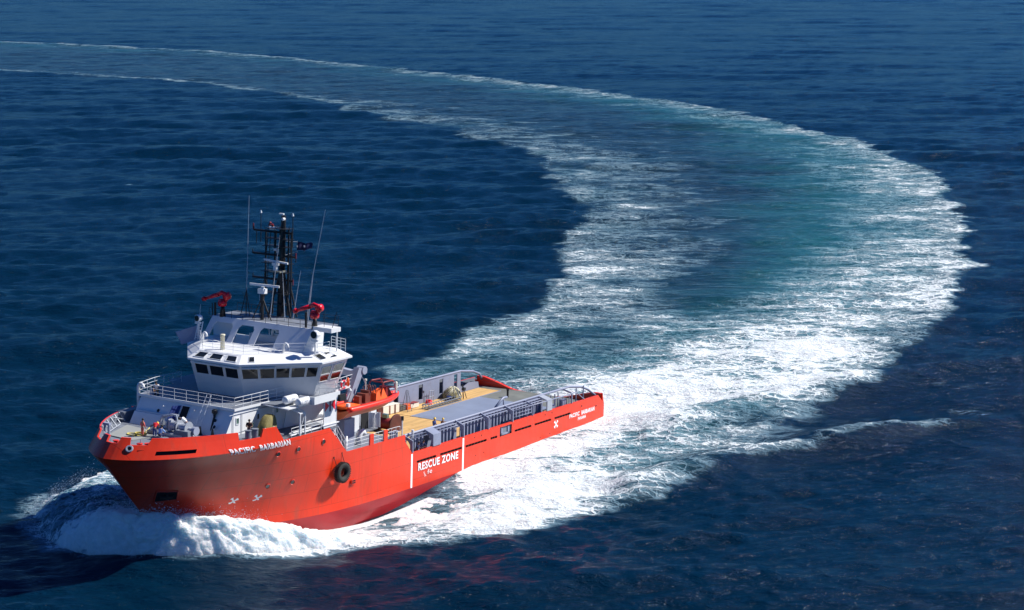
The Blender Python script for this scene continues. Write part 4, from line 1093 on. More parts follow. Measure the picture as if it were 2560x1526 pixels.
# sloping ladder with handrails beside the hull step
m = MB()
for y in (8.05, 7.2):
    m.tube((49.7,y,5.65),(47.35,y,2.75),.05); m.tube((49.6,y,6.6),(47.3,y,3.75),.03); m.tube((49.6,y,6.15),(47.35,y,3.3),.02)
    for t in (0.05,.35,.65,.95): a = Vector((49.7,y,5.65)).lerp(Vector((47.35,y,2.75)), t); m.tube(a, a+Vector((0,0,.95)), .022)
for k in range(11): t = (k+.5)/11; x, z = 49.7-2.35*t, 5.65-2.9*t; m.box((x-.12,7.2,z-.015),(x+.12,8.05,z+.015))
m.build('ladder', 'white', ship)

# ---------------------------------------------------------------- house flag panel, raft cradle, wing details
mbx(lambda m: [m.box((49.1,8.05,5.7),(51.0,8.13,8.36)), m.box((49.08,7.6,5.7),(49.16,8.13,8.36)), m.box((48.7,8.0,5.95),(51.2,8.2,6.03))], 'flag_panel', 'white', ship)
m = MB(); m.add([(50.86,8.14,8.2),(50.86,8.14,7.22),(50.22,8.14,7.69)], [(0,1,2)], 0); m.add([(49.34,8.14,8.28),(49.34,8.14,7.2),(49.98,8.14,7.72)], [(0,1,2)], 0); m.box((50.0,8.132,7.15),(50.2,8.145,8.3), 1)
m.build('company_flag_emblem', ['redc','navyp'], ship)
m = MB()
for x in (54.5, 53.75):
    m.tube((x,8.1,5.66),(x,8.1,7.65),.09 if x > 54 else .07); m.tube((x,8.1,7.65),(x+.6,7.0,8.3),.06)
m.box((53.7,8.05,7.58),(54.55,8.15,7.7)); m.tube((53.75,8.1,7.65),(54.4,8.1,6.2),.035); m.hexa([(54.45,7.9,7.6),(53.8,7.9,7.6),(54.4,6.9,8.2),(55.1,6.9,8.2),(54.45,7.9,7.66),(53.8,7.9,7.66),(54.4,6.9,8.26),(55.1,6.9,8.26)])
m.build('raft_cradle', 'white', ship)
mbx(lambda m: [m.box((53.2,7.0,8.28),(56.2,8.2,8.36)), m.tube((56.3,5.3,8.4),(56.3,8.2,8.3),.05), m.tube((55.0,5.1,5.7),(55.0,5.6,8.3),.06), m.tube((53.0,5.1,5.7),(53.0,5.6,8.3),.06)], 'raft_platform', 'white', ship)
mbx(lambda m: [m.box((49.0,8.7,8.15),(49.9,9.1,8.75), 0), m.tube((49.0,8.9,8.55),(48.85,8.95,8.55),.14,mi=1)], 'sidelight', ['black','redc'], ship)
mbx(lambda m: [m.tube((48.5,8.75,8.1),(48.2,8.9,8.9),.14), m.lathe([(.16,0),(.2,.1),(.1,.3)], (48.2,8.9,8.8), 10)], 'whistle_horn', 'white', ship)
mbs(lambda m: [m.box((55.2,7.6,5.7),(50.2,7.75,5.85)), m.tube((55.6,7.9,5.8),(50.0,7.9,5.85),.08), m.tube((55.0,7.3,5.8),(50.4,7.3,5.85),.06)], 'deck_pipe', 'white', ship)
m = MB()
for x in (43.6,): m.lathe([(.20,0),(.20,1.7),(.45,2.15),(.45,2.25),(.1,2.25)], (42.9,5.0,2.5), 14)
m.build('mushroom_vent', 'white', ship, True)
m = MB(); m.path([(42.9,6.2,2.5),(42.9,6.2,3.3),(42.7,6.2,3.65),(42.3,6.2,3.7),(42.1,6.2,3.4)], .28, 10); m.path([(42.0,5.4,2.5),(42.0,5.4,3.2),(41.8,5.4,3.5),(41.5,5.4,3.3)], .22, 10); m.build('gooseneck_vent', 'white', ship, smooth=True)
m = MB(); m.tube((47.25,7.8,2.6),(47.05,7.8,4.3),.22,.09); m.build('vent_post', 'white', ship, True)
mbs(lambda m: [m.tube((47.5,7.9,2.7),(47.5,8.0,2.72),.3), m.lathe([(.22,0),(.22,.7),(.27,.72),(.27,.8)], (39.3,7.4,2.5), 12), m.lathe([(.22,0),(.22,.7),(.27,.72),(.27,.8)], (38.6,7.4,2.5), 12)], 'side_bollard', 'grey', ship)
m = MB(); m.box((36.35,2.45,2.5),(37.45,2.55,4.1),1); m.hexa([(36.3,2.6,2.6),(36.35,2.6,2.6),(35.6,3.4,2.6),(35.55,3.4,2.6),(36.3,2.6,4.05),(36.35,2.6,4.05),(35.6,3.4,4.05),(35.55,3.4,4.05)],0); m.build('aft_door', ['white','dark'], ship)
mbx(lambda m: m.box((35.1,1.2,2.5),(36.0,2.6,4.25)), 'aft_locker', 'white', ship)
m = MB()
for y in (2.75, 3.1): m.path([(36.2,y,2.5),(36.2,y,3.6),(36.0,y,3.95),(35.6,y,4.0),(35.3,y,3.8),(35.2,y,2.5)], .05, 6)
m.build('handrail_hoop', 'white', ship)
mbx(lambda m: [m.tube((35.9,7.5,.05),(35.9,7.5,2.6),.08), m.tube((35.9,7.5,2.6),(35.9,7.5,2.95),.14), m.tube((37.4,7.3,2.4),(37.4,7.3,4.1),.07,mi=0), m.tube((37.4,7.3,4.1),(37.4,7.3,4.5),.14,mi=1)], 'deck_lamp_post', ['white','black'], ship)

# ---------------------------------------------------------------- foredeck gear
m = MB()
for x, y in ((60.35,7.0),(59.45,7.05)): m.lathe([(.30,0),(.27,.06),(.27,.78),(.31,.8),(.31,.86),(.1,.87)], (x, y, 6.14), 16)
for q_ in m.pieces(): q_.build('mooring_bollard', 'dgrey', ship)
m = MB()
for x, y in ((68.6,2.0),(68.2,2.5),(68.9,-.4),(69.0,.3)): m.lathe([(.2,0),(.2,.35),(.27,.37),(.27,.45),(.08,.46)], (x, y, 6.14), 12)
for q_ in m.pieces(): q_.build('mooring_bollard', 'redp', ship)
m = MB(); m.tube((67,-3.4,6.2),(67,-3.4,7.25),.12); m.tube((67,-2.95,6.2),(67,-2.95,7.25),.12); m.box((66.85,-3.55,7.2),(67.15,-2.8,7.4)); m.build('roller_fairlead', 'grey', ship)
wl_ = MB(); wl_.box((61.6,0.1,6.14),(63.6,2.3,6.4)); 
wl_.tube((62.6,.2,6.9),(62.6,1.0,6.9),.42,n=18); wl_.tube((62.6,1.3,6.85),(62.6,2.2,6.85),.38,n=18); wl_.tube((62.6,-.3,6.9),(62.6,3.0,6.9),.10)
for y in (.1,1.0,1.2,2.2): wl_.tube((62.6,y,6.9),(62.6,y+.07,6.9),.58,n=18)
wind = wl_.build('anchor_windlass', 'steel', ship)
mbx(lambda m: [m.tube((62.6,2.75,6.75),(62.6,3.1,6.75),.36,n=18), m.tube((62.6,2.3,6.75),(62.6,2.75,6.75),.22,n=14), m.tube((62.6,3.1,6.75),(62.6,3.13,6.75),.40,n=18)], 'warping_drum', 'grey', wind)
mbx(lambda m: [m.path([(63.2,-.4,6.9),(63.2,-.4,7.55),(63.1,-.2,7.75),(62.9,.6,7.95),(62.8,1.0,7.9),(62.8,1.1,7.5)], .09, 8), m.path([(62.9,-.4,6.9),(62.9,-.4,7.5),(62.8,-.2,7.7),(62.6,.6,7.88),(62.5,1.0,7.85)], .09, 8), m.lathe([(.25,0),(.22,.5),(.15,.9)], (62.8,.3,6.5), 12)], 'winch_frame', 'steel', wind)
mbx(lambda m: m.hexa([(63.6,1.5,6.15),(63.6,3.0,6.15),(62.9,3.0,6.15),(62.9,1.5,6.15),(63.5,1.5,6.8),(63.5,2.9,6.8),(62.9,2.9,6.8),(62.9,1.5,6.8)]), 'control_box', 'dgrey', wind)
m = MB()
for k in range(6):
    a = random.uniform(0, 6); m.path([(65.3+.35*math.cos(t+a)*(1+.2*k/6)-.3*(k > 2), -1.8+.5*math.sin(t+a)*(1+.15*k/6)+.7*(k > 2), 6.22+.04*k) for t in np.linspace(0, 6.0, 18)], .045, 5)
m.path([(66.0,-.9,6.2),(65.6,-1.3,6.25),(64.9,-.9,6.2),(64.2,-1.3,6.35),(63.2,-1.6,6.6)], .045, 5)
tag_rope = m
rope_t = empty('coiled_rope', 'tangled yellow mooring rope lying on the bow deck', 'rope', None, (65.3,-1.8,6.15))
m2 = MB(); m2.v = [(x-65.3, y+1.8, z-6.15) for x, y, z in m.v]; m2.f = m.f; m2.m = m.m; m2.build('coil', 'yrope', rope_t, True)
mbs(lambda m: [m.path([(63.2,-1.6,6.7),(62.9,-1.0,6.95),(62.5,-.5,7.0),(62.2,.1,6.9)], .09, 8), m.path([(63.3,-1.2,6.6),(62.9,-.7,6.85),(62.5,-.2,6.9)], .08, 8), m.box((63.6,-1.2,6.14),(64.1,-.5,6.55)), m.box((64.9,.3,6.14),(65.2,1.6,6.4))], 'anchor_chain_stopper', 'dgrey', ship)
m = MB(); m.tube((65.75,-4.0,6.3),(63.2,-5.15,6.35),.05); m.tube((61.3,-6.3,6.3),(63.5,-5.9,6.95),.05); m.build('deck_stay', 'steel', ship)
mbx(lambda m: [m.box((58.9,-7.2,6.14),(61.5,-6.3,7.0))], 'chain_locker', 'dgrey', ship)

# ---------------------------------------------------------------- masts and aerials
mast = MB(); mast.tube((46,-.85,14.4),(46,-.6,23.9),.38,.22,10); mast.tube((45.6,-1.25,14.4),(45.7,-1.2,22.8),.12,.09)
mast.tube((46.9,-1.6,14.4),(46.1,-.9,18.5),.10); mast.tube((46.5,.7,14.4),(46.1,-.4,18.5),.10); mast.tube((44.8,-.8,14.4),(45.8,-.8,18.5),.10)
mast = mast.build('mast', 'black', ship)
for z, ya, yb_ in ((22.3,-4.0,.45),(20.12,-4.15,.95),(17.85,-4.1,.65)):
    m = MB(); m.tube((46.1,ya,z),(46.1,yb_,z),.10); m.tube((46.1,ya,z-.08),(46.1,ya,z+.35),.04); m.tube((46.1,yb_,z-.5),(46.1,yb_,z+.3),.04)
    m.tube((46.1,(ya)*.75,z),(46.1,-.9,z+.7),.025); m.build('yard_arm', 'black', mast)
m = MB()
for y0, y1, z0, z1 in ((-2.3,-2.8,22.5,17.2),(-2.0,-2.45,22.4,17.2),(.08,.25,22.7,16.7),(.3,.5,21.5,14.5),(-.2,.9,17,14.4),(-3.2,-3.2,21.2,23.95),(.56,.56,21.0,23.95),(-1.6,-1.6,22.9,20.5),(-3.7,-3.7,22.2,21.0)): m.tube((46.1,y0,z0),(46.1,y1,z1),.035)
for k in range(16): z = 15+k*.5; m.tube((46.2,-.15,z),(46.2,.28,z),.018)
for k in range(11): z = 17.4+k*.48; m.tube((46.1,-2.55+.03*k,z),(46.1,-.8,z+.05),.018)
m.tube((46.3,-.2,14.5),(46.3,-.2,23),.03); m.tube((46.3,.3,14.5),(46.3,.3,23),.03); m.tube((46.1,-3.0,16.7),(46.1,.3,16.6),.03)
for q_ in m.pieces(): q_.build('mast_rigging', 'black', mast)
for (y0, z0), (y1, z1) in (((-2.75,17.3),(-2.75,22.4)),((-1.9,14.5),(-1.55,22.4)),((-.15,14.5),(-.05,22.6)),((.28,14.5),(.25,22.2)),((-3.3,14.5),(-2.6,17.4)),((1.0,14.5),(.3,17.0))):
    m = MB(); m.tube((45.9,y0,z0),(45.9,y1,z1),.085); m.build('mast_leg', 'black', mast)
for z, a_y, b_y in ((15.6,-2.0,.35),(16.6,-2.8,.3),(18.6,-2.7,.3),(19.4,-2.7,.3),(21.0,-2.6,.3),(21.7,-2.5,.3),(22.7,-2.3,.2)):
    m = MB(); m.box((45.5,a_y,z-.04),(46.7,b_y,z)); m.build('mast_grating', 'black', mast)
mbs(lambda m: [m.lathe([(.03,0),(.11,.05),(.03,.3)], (46.1,-3.2,23.9), 8), m.lathe([(.03,0),(.11,.05),(.03,.3)], (46.1,.56,23.9), 8), m.box((46.2,-.85,24.0),(46.4,-.35,24.12)), m.tube((46.2,-.35,23.6),(46.5,-.35,23.6),.14), m.tube((46.4,-1.9,22.65),(46.4,-1.2,22.7),.13), m.tube((46.4,-1.35,20.7),(46.4,-1.0,20.7),.14)], 'mast_lamp', 'white', mast)
mbs(lambda m: [m.tube((46.4,-1.55,22.85),(46.5,-1.55,23.05),.12), m.tube((46.4,-2.0,22.9),(46.4,-1.8,23.2),.10), m.tube((46.1,-4.1,22.3),(46.1,-4.1,22.9),.06), m.tube((46.1,.95,20.0),(46.1,.95,20.5),.06), m.tube((46.1,.65,17.5),(46.1,.65,18.0),.05)], 'signal_lamp', 'darkred', mast)
mbx(lambda m: [m.box((46.4,-1.15,18.7),(47.4,.1,18.85)), m.tube((47.0,-.7,18.85),(47.0,-.7,19.35),.26,.2,12,1), m.box((46.8,-1.0,19.3),(47.2,-.4,19.55),1), m.hexa([(46.93,-2.05,19.68),(47.07,-2.05,19.68),(47.07,.72,19.52),(46.93,.72,19.52),(46.93,-2.05,19.84),(47.07,-2.05,19.84),(47.07,.72,19.68),(46.93,.72,19.68)],1)], 'radar_scanner', ['olive','white'], mast)
mbx(lambda m: [m.tube((49,-.65,14.4),(49,-.65,16.9),.17), m.tube((49,-1.75,14.45),(49,-.75,16.4),.05), m.tube((49,.45,14.45),(49,-.55,16.4),.05), m.tube((48,-.65,14.45),(48.9,-.65,16.4),.05), m.box((48.7,-.95,16.9),(49.3,-.3,17.35),1), m.tube((49,-.6,17.3),(49,-.6,17.55),.15,mi=1), m.hexa([(49.5,-1.7,17.66),(49.62,-1.65,17.66),(48.5,.9,17.5),(48.38,.86,17.5),(49.5,-1.7,17.86),(49.62,-1.65,17.86),(48.5,.9,17.7),(48.38,.86,17.7)],1)], 'radar_scanner', ['black','white'], ship)
for P in ([(48,-3.36,14.4),(48,-3.31,16.9),(48,-3.1,25.7)], [(48,3.88,14.5),(48,4.39,19.0),(48,5.7,25.1)], [(48,3.7,14.5),(48,4.35,19.0)], [(47,1.41,14.6),(47,2.22,19.06)], [(48,-.5,14.5),(48,.05,18.9),(48.0,.55,22.3)], [(48,1.24,14.3),(48,.9,19.0)], [(51.5,-6.0,14.5),(51.5,-5.9,15.6)], [(47.5,-1.9,14.4),(47.5,-2.2,16.6)]):
    m = MB(); m.path(P, [.05]+[.035]*(len(P)-2)+[.018], 6); m.build('whip_aerial', 'steel', ship)
mbs(lambda m: [m.tube((48,-4.0,14.4),(48,-3.33,16.8),.04), m.tube((48,-2.9,14.4),(48,-3.3,16.8),.04), m.tube((48,-3.35,14.4),(48,-3.33,17),.05), m.tube((47.5,-1.9,14.4),(47.5,-2.0,16.2),.06), m.tube((47.5,-2.2,14.4),(47.5,-2.0,15.8),.03), m.tube((47.5,-1.6,14.4),(47.5,-2.0,15.8),.03), m.tube((49.8,8.0,14.7),(49.6,8.35,16.2),.03), m.tube((49.8,7.1,14.7),(49.7,7.1,16.2),.02), m.tube((50,5.2,14.4),(50,5.2,15.9),.11), m.tube((50,-5.4,14.4),(50,-5.4,15.7),.11), m.tube((50,-5.7,14.4),(50,-5.75,15.6),.05)], 'aerial_mount', 'black', ship)
for y in (6.2, -4.5):
    m = MB(); m.tube((50,y,14.44),(50,y,15.7),.30,.14,12,1); m.tube((50,y,15.6),(50,y,15.9),.18,mi=0); m.tube((50,y-.35,15.95),(50,y+.35,15.95),.20,mi=0,n=14)
    m.path([(50,y+.2,15.9),(50.1,y+.55,16.2),(50.15,y+.45,16.62),(50.2,y+.05,16.72),(50.25,y-.35,16.55)], .22, 8, 0)
    m.tube((50.25,y-.3,16.55),(50.5,y-1.75,16.02),.21,.15,10,0); m.tube((50.5,y-1.7,16.04),(50.53,y-1.95,15.95),.22,.22,10,0)
    for t in np.linspace(0, PI, 6)[:-1]: m.tube((50.1+.0,y+.35+.22*math.cos(t),15.75+.22*math.sin(t)),(50.1,y+.35-.22*math.cos(t),15.75-.22*math.sin(t)),.025,mi=0)
    m.tube((50.0,y+.25,16.4),(50.0,y+.75,16.5),.34,mi=0,n=14); m.tube((50.3,y-.1,15.7),(50.3,y+.5,15.8),.30,mi=0,n=12)
    m.build('fire_monitor', ['monred','black'], ship, True)

# ---------------------------------------------------------------- boat davit
m = MB(); m.hexa([(45.6,6.2,7.0),(45.6,6.8,7.0),(44.9,6.8,7.0),(44.9,6.2,7.0),(43.9,6.2,10.1),(43.9,6.8,10.1),(43.0,6.8,9.9),(43.0,6.2,9.9)])
m.hexa([(46.0,6.2,5.5),(46.0,6.8,5.5),(45.0,6.8,5.5),(45.0,6.2,5.5),(45.6,6.2,7.05),(45.6,6.8,7.05),(44.9,6.8,7.05),(44.9,6.2,7.05)])
m.tube((43.1,6.1,9.75),(43.1,6.9,9.75),.38,n=14); m.tube((42.7,6.4,9.55),(42.5,6.6,9.35),.15)
m.hexa([(46.0,.5,10.0),(46.0,.5,10.75),(45.1,.5,10.75),(45.1,.5,10.0),(44.1,6.3,9.2),(44.1,6.3,9.75),(43.6,6.3,9.75),(43.6,6.3,9.2)])
m.hexa([(46.2,1.2,8.5),(46.2,2.0,8.5),(45.2,2.0,8.5),(45.2,1.2,8.5),(46.0,.8,10.1),(46.0,1.5,10.1),(45.2,1.5,10.1),(45.2,.8,10.1)])
m.tube((43.2,6.5,9.4),(43.2,7.4,7.9),.02); 
m.build('boat_davit', 'grey', ship)
mbx(lambda m: [m.box((46.2,5.9,2.5),(44.6,6.9,5.5))], 'davit_pedestal', 'grey', ship)

# ================================================================== THINGS ABOARD
def thing(name, label, cat, loc, rz=0, group=None): return empty(name, label, cat, group, loc, rz)

# rescue boat hanging from its davit
rb = thing('rescue_boat', 'bright orange-red rescue boat with a rusty orange hull hanging from the grey davit', 'rescue boat', (43.4, 7.5, 6.9))
def bw_(x):      # half breadth of the boat, bow aft (-x)
    t = (4.6-x)/9.2; return 1.28*min(1, (1-max(0, (t-.45)/.55)**2.4))*(1-.10*max(0, .2-t)/.2)
bx = np.linspace(4.6, -4.62, 26)
def sheer(x): return .05*max(0, (-x-1.2)/3.4)**1.6
m = MB(); rings = []
for x in bx:
    w = max(bw_(x), .02); k = 1-.45*max(0, (-x-1.8)/2.8)**1.5; d = -1.0*max(.12, (1-max(0, (-x-1.0)/3.6)**1.8)); s_z = sheer(x)
    rings.append([(x, -w, s_z), (x, -w*.96, s_z-.22), (x, -w*.62, d*.62+s_z), (x, 0, d+s_z), (x, w*.62, d*.62+s_z), (x, w*.96, s_z-.22), (x, w, s_z), (x, 0, s_z-.28)])
m.loft(rings); m.build('boat_hull', 'boathull', rb)
m = MB(); left = [(x, bw_(x)+.02, sheer(x)+.05) for x in bx]; right = [(x, -y, z) for x, y, z in left[::-1]]
m.path(left+right, .27, 10); m.build('fender_tube', 'boatred', rb, True)
m = MB(); m.loft([[(x, -bw_(x)*.86, sheer(x)+.08), (x, -bw_(x)*.5, sheer(x)+.20), (x, bw_(x)*.5, sheer(x)+.20), (x, bw_(x)*.86, sheer(x)+.08), (x, 0, sheer(x)-.1)] for x in (4.3,3.8,3,2.2)]); m.build('fore_cover', 'orange', rb, True)
m = MB(); m.box((-1.7,-.8,-.1),(1.9,.8,.12)); m.build('boat_deck', 'darkred', rb)
for x0, y0, r, h in ((-.6,.35,.55,1.0),(-1.35,.3,.6,1.05),(-1.9,-.2,.5,.8)):
    m = MB(); m.hexa([(x0-r,y0-r,.1),(x0+r,y0-r,.1),(x0+r,y0+r,.1),(x0-r,y0+r,.1),(x0-r*.55,y0-r*.7,h),(x0+r*.25,y0-r*.6,h*.86),(x0+r*.35,y0+r*.6,h*.80),(x0-r*.5,y0+r*.5,h*1.05)]); m.build('canvas_cover', 'orange', rb)
mbx(lambda m: [m.box((.3,-.5,.1),(1.1,.5,.95)), m.box((.35,-.45,.95),(.6,.45,1.2)), m.box((1.4,-.3,.1),(1.8,.3,.8))], 'console', 'gmetal', rb)
for x in (.0, -.35, .35):
    m = MB()
    for y in (-.3,.3): m.path([(x,y,.9),(x,y,1.5),(x,y+.15,1.6),(x,y+.3,1.5),(x,y+.3,.9)], .035, 6)
    m.build('seat_hoop', 'gmetal', rb)
mbx(lambda m: [m.tube((.4,0,.9),(.4,0,2.1),.05), m.lathe([(.12,0),(.12,.16),(.03,.2)], (.4,0,2.05), 8)], 'boat_mast', 'cream', rb)
m = MB()
for y in (-.75,.75): m.path([(-.9,y,.2),(-1.3,y,1.55),(-1.55,y*.95,1.72),(-2.9,y*.95,1.66),(-3.15,y,1.5),(-3.85,y*.8,.35)], .07, 8)
for x, z in ((-1.45,1.68),(-3.0,1.66),(-3.5,.9)): m.tube((x,-.72,z),(x,.72,z),.06)
m.build('roll_frame', 'darkred', rb, True)
mbx(lambda m: [m.hexa([(-2.0,-.5,.15),(-3.3,-.5,.15),(-3.3,.5,.15),(-2.0,.5,.15),(-2.4,-.4,1.1),(-2.7,-.4,1.1),(-2.7,.4,1.1),(-2.4,.4,1.1)])], 'engine_cover', 'darkred', rb)
mbx(lambda m: m.hexa([(-2.95,.78,1.55),(-3.15,.78,1.5),(-3.75,.72,.4),(-3.45,.72,.4),(-2.95,.84,1.55),(-3.15,.84,1.5),(-3.75,.78,.4),(-3.45,.78,.4)]), 'side_board', 'steel', rb)
m = MB(); m.path([(-3.25+.1*math.sin(t), .92, 1.15+.34*math.cos(t)) for t in np.linspace(0, 2*PI, 17)[:-1]], .09, 8, closed=True); m.build('boat_lifebuoy', 'cream', rb, True)
m = MB(); m.box((3.7,.4,.2),(4.0,.7,.5)); m.build('bow_fitting', 'white', rb)

# inflatable raft canisters
def raft(loc, label):
    t = thing('life_raft_canister', label, 'life raft', loc, 0, 'white life raft canisters below the bridge')
    m = MB(); m.lathe([(.10,-.86),(.28,-.84),(.34,-.76),(.36,-.70),(.36,.70),(.34,.76),(.28,.84),(.10,.86)], (0,0,0), 20, 'X'); m.build('canister', 'white', t, True)
    for x in (-.5, .0, .5):
        b = MB(); b.lathe([(.37,x-.035),(.378,x-.03),(.378,x+.03),(.37,x+.035)], (0,0,0), 20, 'X'); b.build('strap', 'whitec', t, True)
    c = MB()
    for k in range(4): c.box((-.28+.13*k,.365,.05),(-.22+.13*k,.375,.10+.03*(k % 2)))
    c.build('printed_text', 'steel', t)
    return t
raft((54.95,7.35,8.95+.0), 'upper white life raft canister, the one nearer the bridge rail')
raft((54.1,8.15,8.72), 'lower white life raft canister, overhanging the ship side')

def ring(name, loc, label, rz=0, r=.34, mats=('orange','whitec')):
    t = thing(name, label, 'lifebuoy', loc, rz, 'lifebuoys on the bridge wing rail')
    N = 24; m = MB(); m.path([(r*math.cos(2*PI*i/N), 0, r*math.sin(2*PI*i/N)) for i in range(N)], .085, 8, closed=True); m.build('ring', mats[0], t, True)
    for k in range(4):
        b = MB(); a0 = k*PI/2+PI/4; b.path([(r*math.cos(a0+d), 0, r*math.sin(a0+d)) for d in (-.2,-.1,0,.1,.2)], .092, 8); b.build('band', mats[1], t, True)
    return t
ring('lifebuoy', (46.5,6.95,8.95), 'red and white lifebuoy on the bridge wing rail, the forward one', 0, .34, ('redc','whitec'))
ring('lifebuoy', (45.75,6.9,9.05), 'plain orange lifebuoy on the bridge wing rail, the after one', PI*.25, .34, ('orange','orange'))

# tyre fender on the port side
ty = thing('tyre_fender', 'big black lorry tyre hung as a fender on the red hull', 'tyre', (48.5, 8.45, 1.25))
N = 36; m = MB(); rg = []
prof = [(.52,-.20),(.80,-.24),(.93,-.22),(.99,-.12),(1.0,0),(.99,.12),(.93,.22),(.80,.24),(.52,.20),(.47,0)]
for i in range(N): 
    t = 2*PI*i/N; rg.append([(r*math.cos(t), h, r*math.sin(t)*.92) for r, h in prof])
m.loft(rg+[rg[0]], cap=False); m.build('tyre_carcass', 'rubber', ty, True)
m = MB()
for i in range(N):
    t = 2*PI*(i+.5)/N; c, s__ = math.cos(t), math.sin(t)
    u_ = Vector((c, 0, s__*.92)); v_ = Vector((-s__, 0, c*.92)).normalized()
    for sg in (-1, 1):
        p = [u_*(.985)+v_*a+Vector((0, sg*b, 0)) for a, b in ((-.045,.02),(.03,.02),(.045,.24),(-.03,.24))]; q_ = [u_*(1.045)+v_*a+Vector((0, sg*b, 0)) for a, b in ((-.045,.02),(.03,.02),(.045,.23),(-.03,.23))]
        m.hexa(p+q_)
tag(m.build('tread', 'rubber', ty), kind='stuff')
m = MB(); m.tube((.75,-.05,.6),(.95,-.3,1.55),.03); m.tube((-.35,-.05,.85),(-.25,-.3,1.75),.03); m.lathe([(.09,0),(.09,.06)], (.95,-.3,1.5), 8, 'Y'); m.lathe([(.09,0),(.09,.06)], (-.25,-.3,1.72), 8, 'Y'); m.build('chain', 'brown', ty)

# flag at the mast
fl = thing('flag', 'small dark navy flag with a white device flying from the mast', 'flag', (44.2, -.35, 20.4))
m = MB(); nxx, nzz = 14, 6
V = [(.25*math.sin(i*.9)+.05*math.sin(j), i*.125, .85*(j/nzz)+.10*math.sin(i*.7)+.04*i*(1-j/nzz)*.6) for i in range(nxx) for j in range(nzz+1)]
m.add(V, [(i*(nzz+1)+j, (i+1)*(nzz+1)+j, (i+1)*(nzz+1)+j+1, i*(nzz+1)+j+1) for i in range(nxx-1) for j in range(nzz)]); m.build('cloth', 'navy', fl, True)
m = MB()
for y, z, w in ((.22,.5,.09),(.62,.52,.07),(.78,.55,.09),(.95,.52,.05),(1.1,.58,.07)):
    x = .25*math.sin(y/.125*.9)+.07; m.box((x,y-w/2,z-.07),(x+.02,y+w/2,z+.09))
m.build('white_device', 'whitec', fl)
m = MB(); m.tube((1.85,-.75,1.0),(0,-.02,.9),.012); m.tube((1.85,-.3,-.3),(0,0,0),.012); m.tube((.02,-.02,-.1),(.02,-.02,1.0),.014); m.build('halyard', 'steel', fl)

# olive canvas cover standing by the port bulwark
tc_ = thing('canvas_cover', 'tall olive green canvas cover lashed beside the white deckhouse', 'tarpaulin', (57.4, 6.6, 6.0))
m = MB(); rg = []
for k, (z, x0, x1, y0, y1) in enumerate(((0,-.9,1.0,-.5,.75),(.5,-.95,1.05,-.5,.75),(1.0,-1.05,.75,-.5,.65),(1.35,-1.1,.45,-.5,.5),(1.62,-1.1,.1,-.5,.35),(1.72,-.95,-.2,-.45,.2))):
    R_n = []
    for i in range(20):
        t = 2*PI*i/20; cx_, cy_ = (x0+x1)/2, (y0+y1)/2; c, s__ = math.cos(t), math.sin(t); f_ = 1+.05*math.sin(i*2.6+k)
        R_n.append((cx_+(x1-x0)/2*math.copysign(abs(c)**.7, c)*f_, cy_+(y1-y0)/2*math.copysign(abs(s__)**.7, s__)*f_, z))
    rg.append(R_n)
m.loft(rg); m.build('canvas', 'tarp', tc_, True)

# ---- cargo on the working deck
def crate(loc, w, d, h, label, mt='cream', group='pale boxes on the wooden deck'):
    t = thing('deck_box', label, 'box', loc, 0, group)
    m = MB(); m.box((-w/2,-d/2,.06),(w/2,d/2,h)); m.build('box_body', mt, t)
    m = MB(); m.box((-w/2-.02,-d/2-.02,h),(w/2+.02,d/2+.02,h+.05)); m.build('lid', mt, t)
    for x in (-w/2-.012, w/2-.03):
        b = MB(); b.box((x,d/2-.02,.0),(x+.045,d/2+.02,h)); b.box((x,-d/2-.02,0),(x+.045,-d/2+.02,h)); b.build('corner_strip', 'darkred', t)
    return t
crate((21.0,-6.55,.04), 1.15, .8, 1.0, 'cream deck box nearest the ship house, foremost of the three by the grey wall')
crate((19.85,-6.55,.04), .80, .8, .95, 'narrow cream deck box in the middle of the three by the grey wall')
crate((18.95,-6.5,.04), .75, .8, .95, 'pale deck box aftmost of the three, next to the dark wire basket')
crate((22.1,-6.6,.04), .75, .8, .95, 'dark brown deck box beside the foremost cream box', 'brown')
t = thing('wire_basket', 'dark open wire basket standing between the pale boxes and the orange and white box', 'basket', (17.9,-6.55,.04))
m = MB()
for z in np.linspace(.05,.8,5):
    for a, b in (((-.5,-.4,z),(.5,-.4,z)),((.5,-.4,z),(.5,.4,z)),((.5,.4,z),(-.5,.4,z)),((-.5,.4,z),(-.5,-.4,z))): m.tube(a, b, .02, n=5)
for x in np.linspace(-.5,.5,7): m.tube((x,.4,.05),(x,.4,.8),.02,n=5); m.tube((x,-.4,.05),(x,-.4,.8),.02,n=5)
m.build('cage', 'dgrey', t); m = MB(); m.box((-.45,-.35,.08),(.45,.35,.55)); m.build('netting_bundle', 'rope', t)
t = thing('cargo_chest', 'long low white chest with one orange end panel', 'chest', (16.0,-6.45,.04))
m = MB(); m.box((-1.1,-.35,.05),(.45,.35,.50)); m.build('chest_body', 'cream', t); m = MB(); m.box((.47,-.36,.03),(1.15,.36,.56)); m.build('orange_panel', 'orange', t); m = MB(); m.box((-1.1,-.36,.51),(.45,.36,.55)); m.build('lid', 'darkred', t)
t = thing('trestle_ladder', 'thin dark folding ladder standing on the wooden deck', 'ladder', (17.6,-5.85,.04))
m = MB()
for x, y in ((-.35,.25),(.35,.25),(-.35,-.25),(.35,-.25)): m.tube((x*1.1,y*1.6,0),(x*.25,y*.2,2.3),.03)
for k in range(6): a = k/6; m.tube((-.385*(1-a)-.09*a,.4*(1-a)+.05*a,2.3*a+.15),(.385*(1-a)+.09*a,.4*(1-a)+.05*a,2.3*a+.15),.02)
m.build('frame', 'dgrey', t)
t = thing('gangway', 'long dark lattice gangway lying along the wooden deck', 'gangway', (12.4,-4.75,.06))
m = MB()
